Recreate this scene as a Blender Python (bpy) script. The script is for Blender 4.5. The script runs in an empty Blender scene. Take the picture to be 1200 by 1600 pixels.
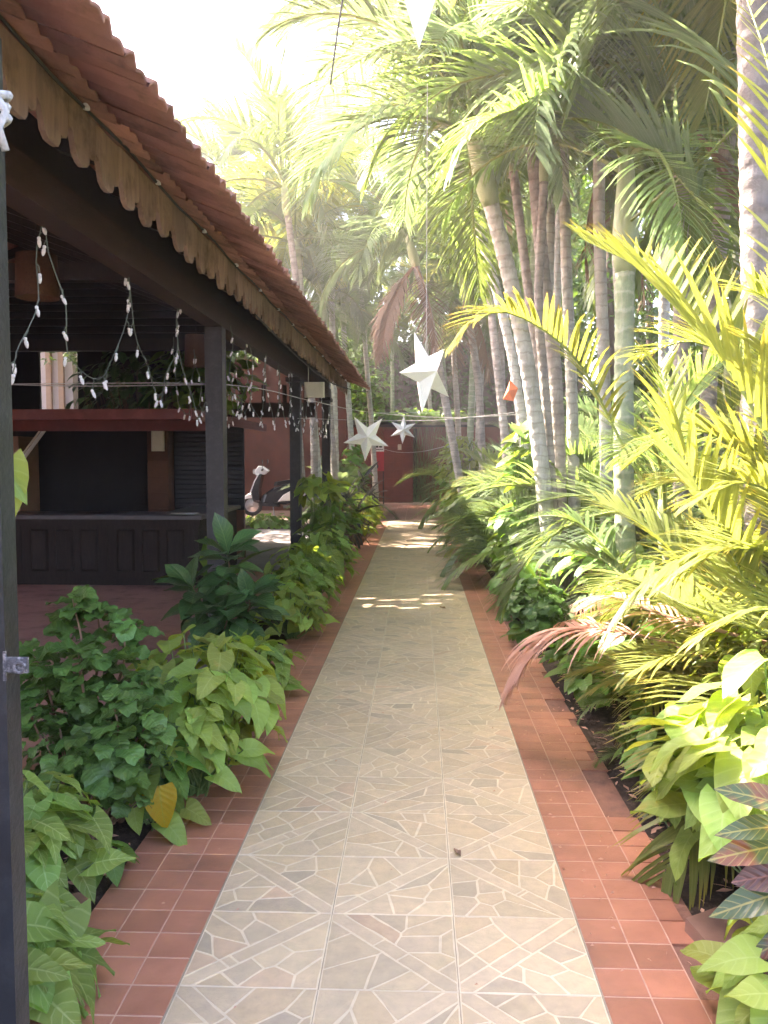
import bpy, math, random
from mathutils import Vector, Matrix, noise as mnoise
R = math.radians
PI = math.pi
C = bpy.context.scene.collection
S = bpy.context.scene

# ------------------------------------------------------------------ camera
cam = bpy.data.cameras.new('camera')
cam.sensor_fit = 'VERTICAL'
cam.sensor_height = 24.0
cam.lens = 24.0 * 1325 / 1600
cam.clip_start = 0.05
cam.clip_end = 2000
camo = bpy.data.objects.new('camera', cam)
C.objects.link(camo)
camo.location = (0, 0, 1.51)
camo.rotation_euler = (R(90 - 3.757), 0, R(2.29))
S.camera = camo

# ------------------------------------------------------------------ sky and sun
SUN_EL, SUN_AZ = 47.0, 62.0          # azimuth: degrees left of the path direction (+Y)
W = bpy.data.worlds.new('World')
S.world = W
W.use_nodes = True
nt = W.node_tree
bg = nt.nodes['Background']
sk = nt.nodes.new('ShaderNodeTexSky')
sk.sky_type = 'NISHITA'
sk.sun_disc = False
sk.sun_elevation = R(SUN_EL)
sk.sun_rotation = R(-SUN_AZ)
sk.dust_density = 4.0
sk.air_density = 1.0
sk.ozone_density = 1.0
nt.links.new(sk.outputs[0], bg.inputs[0])
bg.inputs[1].default_value = 0.15
sl = bpy.data.lights.new('sun', 'SUN')
sl.energy = 5.0
sl.angle = R(0.6)
sl.color = (1.0, 0.93, 0.80)
so = bpy.data.objects.new('sun', sl)
C.objects.link(so)
sd = Vector((-math.sin(R(SUN_AZ)) * math.cos(R(SUN_EL)), math.cos(R(SUN_AZ)) * math.cos(R(SUN_EL)), math.sin(R(SUN_EL))))
so.rotation_euler = sd.to_track_quat('Z', 'Y').to_euler()
so.location = sd * 60
S.view_settings.view_transform = 'Standard'
S.view_settings.look = 'None'
S.view_settings.gamma = 1.0
S.view_settings.use_curve_mapping = False
S.view_settings.exposure = 3.2
S.view_settings.use_white_balance = True
S.view_settings.white_balance_temperature = 6850
S.view_settings.white_balance_tint = 22
S.render.engine = 'CYCLES'
S.cycles.max_bounces = 6
S.cycles.diffuse_bounces = 3
S.cycles.glossy_bounces = 2
S.cycles.transmission_bounces = 4
S.cycles.use_adaptive_sampling = True
S.cycles.adaptive_threshold = 0.05
S.cycles.adaptive_min_samples = 24
S.cycles.transparent_max_bounces = 8

# ------------------------------------------------------------------ helpers
def tag(o, label=None, cat=None, group=None, kind=None):
    if label: o['label'] = label
    if cat: o['category'] = cat
    if group: o['group'] = group
    if kind: o['kind'] = kind
    return o

def empty(name, loc=(0, 0, 0), rz=0.0):
    o = bpy.data.objects.new(name, None)
    o.empty_display_size = 0.1
    o.location = loc
    o.rotation_euler = (0, 0, rz)
    C.objects.link(o)
    return o

def thing(name, label, cat, loc=(0, 0, 0), group=None, rz=0.0):
    return tag(empty(name, loc, rz), label, cat, group)

class MB:
    """collects vertices, faces, uvs, colours; build() links one mesh object"""
    def __init__(self):
        self.v, self.f, self.uv, self.col, self.mi = [], [], None, None, []
    def box(self, x0, x1, y0, y1, z0, z1):
        b = len(self.v)
        self.v += [(x0, y0, z0), (x1, y0, z0), (x1, y1, z0), (x0, y1, z0), (x0, y0, z1), (x1, y0, z1), (x1, y1, z1), (x0, y1, z1)]
        self.f += [tuple(b + i for i in q) for q in ((0, 3, 2, 1), (4, 5, 6, 7), (0, 1, 5, 4), (1, 2, 6, 5), (2, 3, 7, 6), (3, 0, 4, 7))]
        return self
    def cbox(self, x0, x1, y0, y1, z0, z1, c):
        """box with a chamfered top"""
        b = len(self.v)
        self.v += [(x0, y0, z0), (x1, y0, z0), (x1, y1, z0), (x0, y1, z0),
                   (x0, y0, z1 - c), (x1, y0, z1 - c), (x1, y1, z1 - c), (x0, y1, z1 - c),
                   (x0 + c, y0 + c, z1), (x1 - c, y0 + c, z1), (x1 - c, y1 - c, z1), (x0 + c, y1 - c, z1)]
        self.f += [tuple(b + i for i in q) for q in ((8, 9, 10, 11), (0, 1, 5, 4), (1, 2, 6, 5), (2, 3, 7, 6), (3, 0, 4, 7),
                                                    (4, 5, 9, 8), (5, 6, 10, 9), (6, 7, 11, 10), (7, 4, 8, 11))]
        return self
    def tube(self, pts, rad, n=6, cap=True):
        pts = [Vector(p) for p in pts]
        m = len(pts)
        if not isinstance(rad, (list, tuple)): rad = [rad] * m
        b = len(self.v)
        up = None
        for i, p in enumerate(pts):
            t = (pts[min(i + 1, m - 1)] - pts[max(i - 1, 0)])
            if t.length < 1e-9: t = Vector((0, 0, 1))
            t.normalize()
            if up is None:
                a = Vector((1, 0, 0)) if abs(t.x) < 0.8 else Vector((0, 1, 0))
                up = (a - t * a.dot(t)).normalized()
            else:
                up = (up - t * up.dot(t))
                up = up.normalized() if up.length > 1e-6 else Vector((1, 0, 0))
            s = t.cross(up)
            for k in range(n):
                a = 2 * PI * k / n
                self.v.append(tuple(p + (up * math.cos(a) + s * math.sin(a)) * rad[i]))
        for i in range(m - 1):
            for k in range(n):
                k2 = (k + 1) % n
                self.f.append((b + i * n + k, b + i * n + k2, b + (i + 1) * n + k2, b + (i + 1) * n + k))
        if cap:
            self.f.append(tuple(b + k for k in reversed(range(n))))
            self.f.append(tuple(b + (m - 1) * n + k for k in range(n)))
        return self
    def prism(self, poly, axis, a0, a1):
        """extrude a 2D polygon: axis 'x' -> poly is (y,z); 'y' -> (x,z); 'z' -> (x,y)"""
        b = len(self.v); n = len(poly)
        def mk(p, a):
            return {'x': (a, p[0], p[1]), 'y': (p[0], a, p[1]), 'z': (p[0], p[1], a)}[axis]
        self.v += [mk(p, a0) for p in poly] + [mk(p, a1) for p in poly]
        self.f.append(tuple(b + i for i in range(n)))
        self.f.append(tuple(b + n + i for i in reversed(range(n))))
        for i in range(n):
            j = (i + 1) % n
            self.f.append((b + j, b + i, b + n + i, b + n + j))
        return self
    def lathe(self, prof, n=12, o=(0, 0, 0)):
        b = len(self.v)
        for r, z in prof:
            for k in range(n):
                a = 2 * PI * k / n
                self.v.append((o[0] + r * math.cos(a), o[1] + r * math.sin(a), o[2] + z))
        for i in range(len(prof) - 1):
            for k in range(n):
                k2 = (k + 1) % n
                self.f.append((b + i * n + k, b + i * n + k2, b + (i + 1) * n + k2, b + (i + 1) * n + k))
        return self
    def xform(self, M):
        self.v = [tuple(M @ Vector(p)) for p in self.v]
        return self
    def mesh(self, name, mats, smooth=False):
        me = bpy.data.meshes.new(name)
        me.from_pydata(self.v, [], self.f)
        for m in (mats if isinstance(mats, (list, tuple)) else [mats]): me.materials.append(m)
        if self.mi:
            me.polygons.foreach_set('material_index', self.mi)
        if self.uv is not None:
            l = me.uv_layers.new(name='UVMap')
            flat = []
            for p in me.polygons:
                for vi in p.vertices: flat += self.uv[vi]
            l.data.foreach_set('uv', flat)
        if self.col is not None:
            ca = me.color_attributes.new('Col', 'FLOAT_COLOR', 'POINT')
            ca.data.foreach_set('color', [c for q in self.col for c in (*q, 1.0)])
        if smooth:
            me.polygons.foreach_set('use_smooth', [True] * len(me.polygons))
        me.update()
        return me
    def build(self, name, mats, parent=None, smooth=False):
        return inst(name, self.mesh(name, mats, smooth), parent)

def inst(name, me, parent=None, M=None):
    o = bpy.data.objects.new(name, me)
    C.objects.link(o)
    if parent is not None: o.parent = parent
    if M is not None: o.matrix_basis = M
    return o

def frame(pos, ydir, zhint, s=1.0):
    y = Vector(ydir).normalized()
    z = Vector(zhint); z = z - y * z.dot(y)
    if z.length < 1e-5: z = Vector((0.1, 0.2, 1)); z = z - y * z.dot(y)
    z.normalize()
    x = y.cross(z)
    return Matrix(((x.x * s, y.x * s, z.x * s, pos[0]), (x.y * s, y.y * s, z.y * s, pos[1]), (x.z * s, y.z * s, z.z * s, pos[2]), (0, 0, 0, 1)))

def bez(P, n):
    """Catmull-Rom through the points"""
    P = [Vector(p) for p in P]
    Q = [P[0] * 2 - P[1]] + P + [P[-1] * 2 - P[-2]]
    out = []
    segs = len(P) - 1
    for i in range(n + 1):
        u = i / n * segs
        k = min(int(u), segs - 1); t = u - k
        a, b, c, d = Q[k], Q[k + 1], Q[k + 2], Q[k + 3]
        out.append(0.5 * ((2 * b) + (c - a) * t + (2 * a - 5 * b + 4 * c - d) * t * t + (3 * b - a - 3 * c + d) * t ** 3))
    return out

# ------------------------------------------------------------------ materials
class NT:
    def __init__(self, name):
        self.m = bpy.data.materials.new(name)
        self.m.use_nodes = True
        self.t = self.m.node_tree
        self.p = self.t.nodes['Principled BSDF']
        self.out = self.t.nodes['Material Output']
    def n(self, typ, **kw):
        x = self.t.nodes.new(typ)
        for k, v in kw.items(): setattr(x, k, v)
        return x
    def l(self, a, b): self.t.links.new(a, b)
    def mix(self, fac, a, b, mode='MIX'):
        x = self.n('ShaderNodeMix', data_type='RGBA', blend_type=mode)
        for s, v in ((x.inputs[0], fac), (x.inputs[6], a), (x.inputs[7], b)):
            if hasattr(v, 'is_output'): self.l(v, s)
            elif isinstance(v, (int, float)): s.default_value = v
            else: s.default_value = (*v, 1.0)
        return x.outputs[2]
    def math(self, op, a, b=0.0, c=None):
        x = self.n('ShaderNodeMath', operation=op)
        for i, v in enumerate((a, b) if c is None else (a, b, c)):
            if hasattr(v, 'is_output'): self.l(v, x.inputs[i])
            else: x.inputs[i].default_value = v
        return x.outputs[0]
    def ramp(self, fac, a, b):
        x = self.n('ShaderNodeMapRange')
        self.l(fac, x.inputs[0]); x.inputs[1].default_value = a; x.inputs[2].default_value = b
        return x.outputs[0]
    def noise(self, vec, scale, detail=4, rough=0.6):
        x = self.n('ShaderNodeTexNoise')
        self.l(vec, x.inputs['Vector']); x.inputs['Scale'].default_value = scale
        x.inputs['Detail'].default_value = detail; x.inputs['Roughness'].default_value = rough
        return x.outputs[0]

def world_pos(k):
    return k.n('ShaderNodeNewGeometry').outputs['Position']

def pm(name, c1, c2, scale=6.0, rough=0.7, bump=0.0, bscale=40.0, rnd=0.0, stretch=None, spec=0.3, metal=0.0, dirt=None):
    k = NT(name)
    pos = world_pos(k)
    if stretch:
        mp = k.n('ShaderNodeMapping'); k.l(pos, mp.inputs[0]); mp.inputs['Scale'].default_value = stretch
        pos = mp.outputs[0]
    f = k.ramp(k.noise(pos, scale), 0.3, 0.7)
    col = k.mix(f, c1, c2)
    if dirt:
        d = k.ramp(k.noise(world_pos(k), dirt[1], 6, 0.7), 0.5, 0.72)
        col = k.mix(d, col, dirt[0])
    if rnd:
        oi = k.n('ShaderNodeObjectInfo')
        v = k.math('MULTIPLY_ADD', oi.outputs['Random'], 2 * rnd, 1 - rnd)
        h = k.n('ShaderNodeHueSaturation'); k.l(col, h.inputs['Color']); k.l(v, h.inputs['Value'])
        col = h.outputs[0]
    k.l(col, k.p.inputs['Base Color'])
    k.p.inputs['Roughness'].default_value = rough
    k.p.inputs['Specular IOR Level'].default_value = spec
    k.p.inputs['Metallic'].default_value = metal
    if bump:
        b = k.n('ShaderNodeBump'); b.inputs['Strength'].default_value = bump; b.inputs['Distance'].default_value = 0.01
        k.l(k.noise(pos, bscale, 5), b.inputs['Height']); k.l(b.outputs[0], k.p.inputs['Normal'])
    return k.m

def leafm(name, ca, cb, vein=None, vs=0.5, nveins=9, trans=0.45, rough=0.42, tip=None, patch=None, hue=0.02, tcol=None, spec=0.35):
    """leaf: colour differs per leaf (object random), midrib and side veins by UV, translucent"""
    k = NT(name)
    oi = k.n('ShaderNodeObjectInfo').outputs['Random']
    pos = world_pos(k)
    nz = k.noise(pos, 9.0, 3)
    f = k.math('ADD', k.math('MULTIPLY', oi, 0.7), k.math('MULTIPLY_ADD', nz, 1.2, -0.45))
    cl = k.n('ShaderNodeClamp'); k.l(f, cl.inputs[0])
    col = k.mix(cl.outputs[0], ca, cb)
    uv = k.n('ShaderNodeUVMap'); uv.uv_map = 'UVMap'
    sp = k.n('ShaderNodeSeparateXYZ'); k.l(uv.outputs[0], sp.inputs[0])
    u = k.math('ABSOLUTE', k.math('ADD', sp.outputs[0], -0.5))
    hgt = None
    if patch:
        pn = k.ramp(k.noise(pos, patch[1], 2), patch[2], patch[2] + 0.12)
        col = k.mix(pn, col, patch[0])
    if vein:
        w = k.math('SINE', k.math('MULTIPLY', k.math('SUBTRACT', sp.outputs[1], k.math('MULTIPLY', u, 0.55)), nveins * 2 * PI))
        side = k.ramp(w, 0.80, 1.0)
        mid = k.ramp(u, 0.035, 0.012)
        vv = k.math('MAXIMUM', mid, k.math('MULTIPLY', side, 0.6))
        col = k.mix(k.math('MULTIPLY', vv, vs), col, vein)
        hgt = k.math('MULTIPLY', w, 0.5)
    if tip:
        tn = k.ramp(k.math('ADD', sp.outputs[1], k.math('MULTIPLY', nz, 0.3)), tip[1], tip[1] + 0.25)
        col = k.mix(tn, col, tip[0])
    h = k.n('ShaderNodeHueSaturation'); k.l(col, h.inputs['Color'])
    k.l(k.math('MULTIPLY_ADD', oi, 2 * hue, 0.5 - hue), h.inputs['Hue'])
    k.l(k.math('MULTIPLY_ADD', k.math('FRACT', k.math('MULTIPLY', oi, 7.31)), 0.5, 0.75), h.inputs['Value'])
    col = h.outputs[0]
    k.l(col, k.p.inputs['Base Color'])
    k.p.inputs['Roughness'].default_value = rough
    k.p.inputs['Specular IOR Level'].default_value = spec
    if hgt is not None:
        b = k.n('ShaderNodeBump'); b.inputs['Strength'].default_value = 0.35; b.inputs['Distance'].default_value = 0.004
        k.l(hgt, b.inputs['Height']); k.l(b.outputs[0], k.p.inputs['Normal'])
    tr = k.n('ShaderNodeBsdfTranslucent')
    k.l(k.mix(1.0, col, tcol or (1.5, 1.35, 0.45), 'MULTIPLY'), tr.inputs[0])
    ms = k.n('ShaderNodeMixShader'); ms.inputs[0].default_value = trans
    k.l(k.p.outputs[0], ms.inputs[1]); k.l(tr.outputs[0], ms.inputs[2]); k.l(ms.outputs[0], k.out.inputs[0])
    return k.m

def tilem():
    k = NT('stone_print_tile')
    at = k.n('ShaderNodeAttribute'); at.attribute_name = 'Col'
    pos = world_pos(k)
    n1 = k.ramp(k.noise(pos, 18, 6, 0.7), 0.3, 0.7)
    col = k.mix(n1, k.mix(1.0, at.outputs[0], (0.80, 0.79, 0.78), 'MULTIPLY'), k.mix(1.0, at.outputs[0], (1.10, 1.06, 1.0), 'MULTIPLY'))
    grime = k.ramp(k.noise(pos, 1.6, 5, 0.65), 0.42, 0.75)
    col = k.mix(k.math('MULTIPLY', grime, 0.5), col, (0.37, 0.31, 0.21))
    fleck = k.ramp(k.noise(pos, 95, 2), 0.72, 0.78)
    col = k.mix(k.math('MULTIPLY', fleck, 0.35), col, (0.14, 0.11, 0.08))
    oi = k.n('ShaderNodeObjectInfo').outputs['Random']
    h = k.n('ShaderNodeHueSaturation'); k.l(col, h.inputs['Color'])
    k.l(k.math('MULTIPLY_ADD', oi, 0.16, 0.92), h.inputs['Value'])
    k.l(h.outputs[0], k.p.inputs['Base Color'])
    rg = k.math('MULTIPLY_ADD', k.noise(pos, 5, 4), 0.25, 0.30)
    k.l(rg, k.p.inputs['Roughness'])
    k.p.inputs['Specular IOR Level'].default_value = 0.4
    b = k.n('ShaderNodeBump'); b.inputs['Strength'].default_value = 0.12; b.inputs['Distance'].default_value = 0.004
    k.l(k.noise(pos, 45, 5), b.inputs['Height']); k.l(b.outputs[0], k.p.inputs['Normal'])
    return k.m

def trunkm(name, ca, cb, ring, spacing=0.11):
    """palm trunk: pale bark, darker ring scars by height, blotches"""
    k = NT(name)
    pos = world_pos(k)
    sp = k.n('ShaderNodeSeparateXYZ'); k.l(pos, sp.inputs[0])
    nz = k.noise(pos, 7, 5, 0.65)
    col = k.mix(k.ramp(nz, 0.35, 0.65), ca, cb)
    z = k.math('ADD', sp.outputs[2], k.math('MULTIPLY', nz, 0.12))
    w = k.math('SINE', k.math('MULTIPLY', z, 2 * PI / spacing))
    col = k.mix(k.math('MULTIPLY', k.ramp(w, 0.72, 1.0), 0.42), col, ring)
    mp = k.n('ShaderNodeMapping'); k.l(pos, mp.inputs[0]); mp.inputs['Scale'].default_value = (30, 30, 3)
    st = k.ramp(k.noise(mp.outputs[0], 1.0, 4), 0.5, 0.75)
    col = k.mix(k.math('MULTIPLY', st, 0.5), col, ring)
    bl_ = k.ramp(k.noise(pos, 2.6, 6, 0.7), 0.46, 0.62)
    col = k.mix(k.math('MULTIPLY', bl_, 0.45), col, tuple(0.62 * c for c in cb))
    k.l(col, k.p.inputs['Base Color'])
    k.p.inputs['Roughness'].default_value = 0.8
    b = k.n('ShaderNodeBump'); b.inputs['Strength'].default_value = 0.5; b.inputs['Distance'].default_value = 0.01
    k.l(k.math('ADD', w, k.noise(pos, 60, 4)), b.inputs['Height']); k.l(b.outputs[0], k.p.inputs['Normal'])
    return k.m

M = {}
M['tile'] = tilem()
M['red_tile'] = pm('terracotta_tile', (0.41, 0.178, 0.114), (0.31, 0.13, 0.085), 7, 0.5, 0.14, 60, rnd=0.17, dirt=((0.23, 0.115, 0.085), 2.2))
M['grout'] = pm('grout', (0.56, 0.36, 0.28), (0.44, 0.28, 0.22), 20, 0.9, 0.2)
M['grout_pale'] = pm('pale_grout', (0.36, 0.30, 0.23), (0.26, 0.215, 0.165), 20, 0.9, 0.2)
M['mortar'] = pm('dirty_mortar', (0.28, 0.14, 0.10), (0.19, 0.10, 0.075), 9, 0.95, 0.6, 50, dirt=((0.10, 0.06, 0.047), 8))
M['soil'] = pm('soil', (0.028, 0.018, 0.014), (0.058, 0.038, 0.029), 14, 0.95, 1.0, 70, dirt=((0.10, 0.07, 0.055), 34))
M['ground'] = pm('earth', (0.08, 0.055, 0.035), (0.06, 0.06, 0.03), 1.5, 0.95, 0.6, 20)
M['red_floor'] = pm('red_oxide_floor', (0.34, 0.185, 0.165), (0.40, 0.225, 0.20), 2.0, 0.5, 0.08, 30, dirt=((0.14, 0.07, 0.06), 5))
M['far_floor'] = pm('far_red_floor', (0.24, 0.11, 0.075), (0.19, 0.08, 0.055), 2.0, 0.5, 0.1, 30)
M['concrete'] = pm('concrete', (0.25, 0.23, 0.22), (0.19, 0.178, 0.17), 3, 0.85, 0.2, 40)
M['roof_tile'] = pm('roof_tile_clay', (0.40, 0.205, 0.16), (0.29, 0.145, 0.115), 5, 0.85, 0.3, 50, rnd=0.28, dirt=((0.15, 0.09, 0.072), 4))
M['valance'] = pm('weathered_valance_wood', (0.295, 0.205, 0.15), (0.20, 0.138, 0.105), 3, 0.8, 0.4, 25, rnd=0.18, stretch=(8, 8, 1), dirt=((0.11, 0.07, 0.05), 6))
M['dark_wood'] = pm('dark_stained_wood', (0.016, 0.011, 0.010), (0.028, 0.018, 0.015), 4, 0.55, 0.3, 30, stretch=(6, 6, 1), rnd=0.1)
M['beam_wood'] = pm('brown_beam_wood', (0.048, 0.023, 0.016), (0.03, 0.016, 0.012), 4, 0.6, 0.3, 30, stretch=(6, 1, 6))
M['post'] = pm('black_painted_post', (0.03, 0.027, 0.028), (0.042, 0.038, 0.038), 8, 0.5, 0.25, 50, dirt=((0.06, 0.055, 0.055), 18))
M['bar_wood'] = pm('bar_black_wood', (0.018, 0.013, 0.012), (0.034, 0.024, 0.02), 5, 0.62, 0.4, 30, stretch=(7, 7, 1), spec=0.15)
M['slate'] = pm('dark_countertop', (0.06, 0.055, 0.06), (0.09, 0.08, 0.085), 6, 0.3, 0.1, 40)
M['red_paint'] = pm('red_painted_board', (0.15, 0.036, 0.028), (0.105, 0.028, 0.022), 4, 0.6, 0.2, 30, dirt=((0.18, 0.05, 0.04), 7))
M['terracotta_wall'] = pm('terracotta_plaster', (0.20, 0.06, 0.035), (0.13, 0.042, 0.027), 2.2, 0.85, 0.4, 30, dirt=((0.16, 0.06, 0.045), 2.5))
M['brick'] = pm('dull_brick', (0.14, 0.065, 0.04), (0.10, 0.05, 0.034), 8, 0.9, 0.4, 40, rnd=0.3)
M['tan'] = pm('tan_plaster', (0.32, 0.19, 0.12), (0.26, 0.15, 0.1), 5, 0.85, 0.2)
M['shutter'] = pm('dark_shutter', (0.022, 0.022, 0.026), (0.035, 0.033, 0.036), 4, 0.5, 0.1)
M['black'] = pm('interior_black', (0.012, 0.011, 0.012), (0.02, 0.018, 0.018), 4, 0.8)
M['gate'] = pm('black_gate_paint', (0.014, 0.016, 0.02), (0.02, 0.023, 0.028), 10, 0.35, 0.2, 60, dirt=((0.035, 0.037, 0.042), 14))
M['rust'] = pm('worn_metal', (0.05, 0.05, 0.06), (0.12, 0.11, 0.12), 60, 0.5, 0.6, 80, dirt=((0.45, 0.43, 0.45), 70))
M['star'] = pm('white_paper', (0.80, 0.79, 0.74), (0.72, 0.71, 0.66), 12, 0.7, 0.1, 40)
M['white'] = pm('white_plastic', (0.75, 0.74, 0.72), (0.65, 0.64, 0.62), 9, 0.4)
M['cream'] = pm('cream_plastic', (0.66, 0.62, 0.50), (0.58, 0.54, 0.43), 9, 0.5)
M['bulb'] = pm('frosted_bulb', (0.80, 0.79, 0.80), (0.68, 0.68, 0.7), 60, 0.25, spec=0.5)
M['wire_green'] = pm('green_wire', (0.10, 0.13, 0.10), (0.14, 0.16, 0.13), 30, 0.5)
M['wire_dark'] = pm('dark_cable', (0.03, 0.028, 0.028), (0.05, 0.045, 0.045), 30, 0.6)
M['wire_pale'] = pm('pale_wire', (0.45, 0.43, 0.40), (0.38, 0.36, 0.34), 30, 0.6)
M['rope'] = pm('white_rope', (0.62, 0.62, 0.60), (0.45, 0.46, 0.46), 60, 0.9, 0.6, 150)
M['wicker'] = pm('brown_wicker', (0.13, 0.065, 0.035), (0.09, 0.045, 0.028), 60, 0.8, 0.6, 90)
M['building'] = pm('pale_plaster', (0.42, 0.33, 0.30), (0.34, 0.27, 0.25), 2, 0.85)
M['grey_building'] = pm('grey_plaster', (0.16, 0.16, 0.18), (0.2, 0.2, 0.22), 1, 0.85)
M['rubber'] = pm('rubber', (0.015, 0.015, 0.016), (0.025, 0.025, 0.026), 20, 0.8)
M['scooter_black'] = pm('scooter_dark_panel', (0.012, 0.014, 0.022), (0.018, 0.02, 0.03), 10, 0.25, spec=0.5)
M['scooter_white'] = pm('scooter_white_panel', (0.72, 0.72, 0.73), (0.66, 0.66, 0.68), 10, 0.25, spec=0.5)
M['steel'] = pm('steel', (0.4, 0.4, 0.42), (0.3, 0.3, 0.32), 20, 0.35, metal=0.8)
M['orange'] = pm('orange_paper', (0.65, 0.17, 0.06), (0.5, 0.13, 0.05), 20, 0.7)
M['stone'] = pm('broken_paving', (0.30, 0.17, 0.12), (0.24, 0.13, 0.1), 12, 0.85, 0.3)
M['poster_red'] = pm('red_poster', (0.5, 0.05, 0.05), (0.4, 0.04, 0.05), 30, 0.6)
M['poster_ink'] = pm('dark_ink', (0.02, 0.02, 0.02), (0.03, 0.03, 0.03), 10, 0.6)
# foliage
M['lime'] = leafm('lime_leaf', (0.20, 0.29, 0.06), (0.335, 0.44, 0.105), (0.42, 0.52, 0.22), 0.35, 6, rough=0.5, patch=((0.36, 0.36, 0.08), 11, 0.66), hue=0.03)
M['arrow'] = leafm('arrowhead_leaf', (0.14, 0.25, 0.055), (0.265, 0.38, 0.098), (0.45, 0.56, 0.28), 0.5, 6, rough=0.5, patch=((0.30, 0.34, 0.09), 11, 0.68), hue=0.03)
M['mid'] = leafm('mid_green_leaf', (0.08, 0.18, 0.038), (0.155, 0.265, 0.055), (0.22, 0.35, 0.13), 0.35, 7, hue=0.03, patch=((0.24, 0.26, 0.06), 7, 0.68))
M['dark'] = leafm('dark_crinkled_leaf', (0.048, 0.115, 0.026), (0.11, 0.20, 0.046), (0.15, 0.27, 0.10), 0.45, 6, trans=0.25, rough=0.38)
M['glossy'] = leafm('glossy_dark_leaf', (0.03, 0.085, 0.032), (0.085, 0.18, 0.06), (0.17, 0.27, 0.11), 0.5, 9, trans=0.25, rough=0.3, spec=0.5, patch=((0.22, 0.22, 0.05), 8, 0.70))
M['yellow'] = leafm('yellow_leaf', (0.55, 0.40, 0.03), (0.5, 0.30, 0.03), (0.40, 0.42, 0.08), 0.5, 7, hue=0.0)
M['croton'] = leafm('croton_leaf', (0.05, 0.085, 0.035), (0.09, 0.12, 0.045), (0.42, 0.36, 0.10), 0.6, 9, trans=0.2, rough=0.28, patch=((0.20, 0.07, 0.035), 9, 0.52), spec=0.5)
M['croton_red'] = leafm('purple_croton_leaf', (0.085, 0.045, 0.04), (0.12, 0.05, 0.045), (0.35, 0.14, 0.11), 0.6, 9, trans=0.2, rough=0.3, spec=0.5)
M['purple'] = leafm('purple_strap_leaf', (0.03, 0.028, 0.032), (0.05, 0.055, 0.045), (0.12, 0.11, 0.11), 0.4, 3, trans=0.2, rough=0.35)
M['fern'] = leafm('fern_leaf', (0.04, 0.12, 0.035), (0.075, 0.17, 0.045), trans=0.35)
M['frond'] = leafm('palm_leaflet', (0.11, 0.19, 0.065), (0.185, 0.26, 0.095), (0.27, 0.33, 0.17), 0.4, 0.01, trans=0.55, rough=0.36, tcol=(1.35, 1.3, 0.65))
M['frond_cool'] = leafm('bluish_palm_leaflet', (0.115, 0.18, 0.095), (0.185, 0.245, 0.14), (0.26, 0.31, 0.20), 0.4, 0.01, trans=0.55, rough=0.34, tcol=(1.25, 1.25, 0.8))
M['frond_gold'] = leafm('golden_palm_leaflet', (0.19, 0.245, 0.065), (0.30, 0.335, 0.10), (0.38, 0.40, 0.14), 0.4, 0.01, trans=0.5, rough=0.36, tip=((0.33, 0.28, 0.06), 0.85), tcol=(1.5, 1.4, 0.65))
M['dry'] = leafm('dry_palm_leaflet', (0.42, 0.25, 0.185), (0.52, 0.33, 0.25), trans=0.25, rough=0.7, tcol=(1.1, 0.9, 0.7), hue=0.01)
M['dry_grey'] = leafm('old_dry_frond', (0.20, 0.13, 0.085), (0.28, 0.19, 0.12), trans=0.2, rough=0.8, tcol=(1.1, 0.9, 0.7), hue=0.01)
M['tree'] = leafm('tree_leaf', (0.05, 0.11, 0.03), (0.10, 0.17, 0.045), trans=0.4)
M['tree_sun_tint'] = leafm('sun_tinted_tree_leaf', (0.12, 0.19, 0.03), (0.22, 0.27, 0.045), trans=0.5)  # tree leaf copy with the sunlit glow put into its colour
M['stem'] = pm('green_stem', (0.10, 0.17, 0.05), (0.14, 0.20, 0.07), 12, 0.6)
M['twig'] = pm('brown_twig', (0.16, 0.095, 0.06), (0.22, 0.13, 0.085), 25, 0.85, 0.4)
M['rachis'] = pm('palm_rachis', (0.20, 0.24, 0.06), (0.15, 0.20, 0.055), 6, 0.5)
M['rachis_dry'] = pm('dry_rachis', (0.28, 0.17, 0.10), (0.22, 0.13, 0.08), 6, 0.8)
M['trunk'] = trunkm('palm_trunk_bark', (0.40, 0.365, 0.315), (0.27, 0.24, 0.205), (0.13, 0.11, 0.09))
M['trunk_pale'] = trunkm('pale_palm_bark', (0.54, 0.53, 0.46), (0.40, 0.40, 0.33), (0.2, 0.18, 0.14))
M['trunk_grey'] = trunkm('grey_palm_bark', (0.21, 0.19, 0.17), (0.145, 0.13, 0.118), (0.07, 0.06, 0.052))
M['trunk_green'] = trunkm('green_ringed_bark', (0.21, 0.27, 0.15), (0.27, 0.31, 0.19), (0.5, 0.48, 0.38), 0.13)
M['shaft'] = pm('crownshaft', (0.34, 0.38, 0.22), (0.25, 0.31, 0.14), 5, 0.45, 0.1, stretch=(3, 3, 0.6))
M['bark'] = pm('tree_bark', (0.13, 0.09, 0.065), (0.09, 0.065, 0.05), 6, 0.9, 0.6, 30, stretch=(4, 4, 1))

# ------------------------------------------------------------------ ground, path, beds
g = MB(); g.v = [(-150, -100, -0.10), (150, -100, -0.10), (150, 200, -0.10), (-150, 200, -0.10)]; g.f = [(0, 1, 2, 3)]
tag(g.build('ground', M['ground']), kind='structure', label='bare earth ground under the garden')

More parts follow.
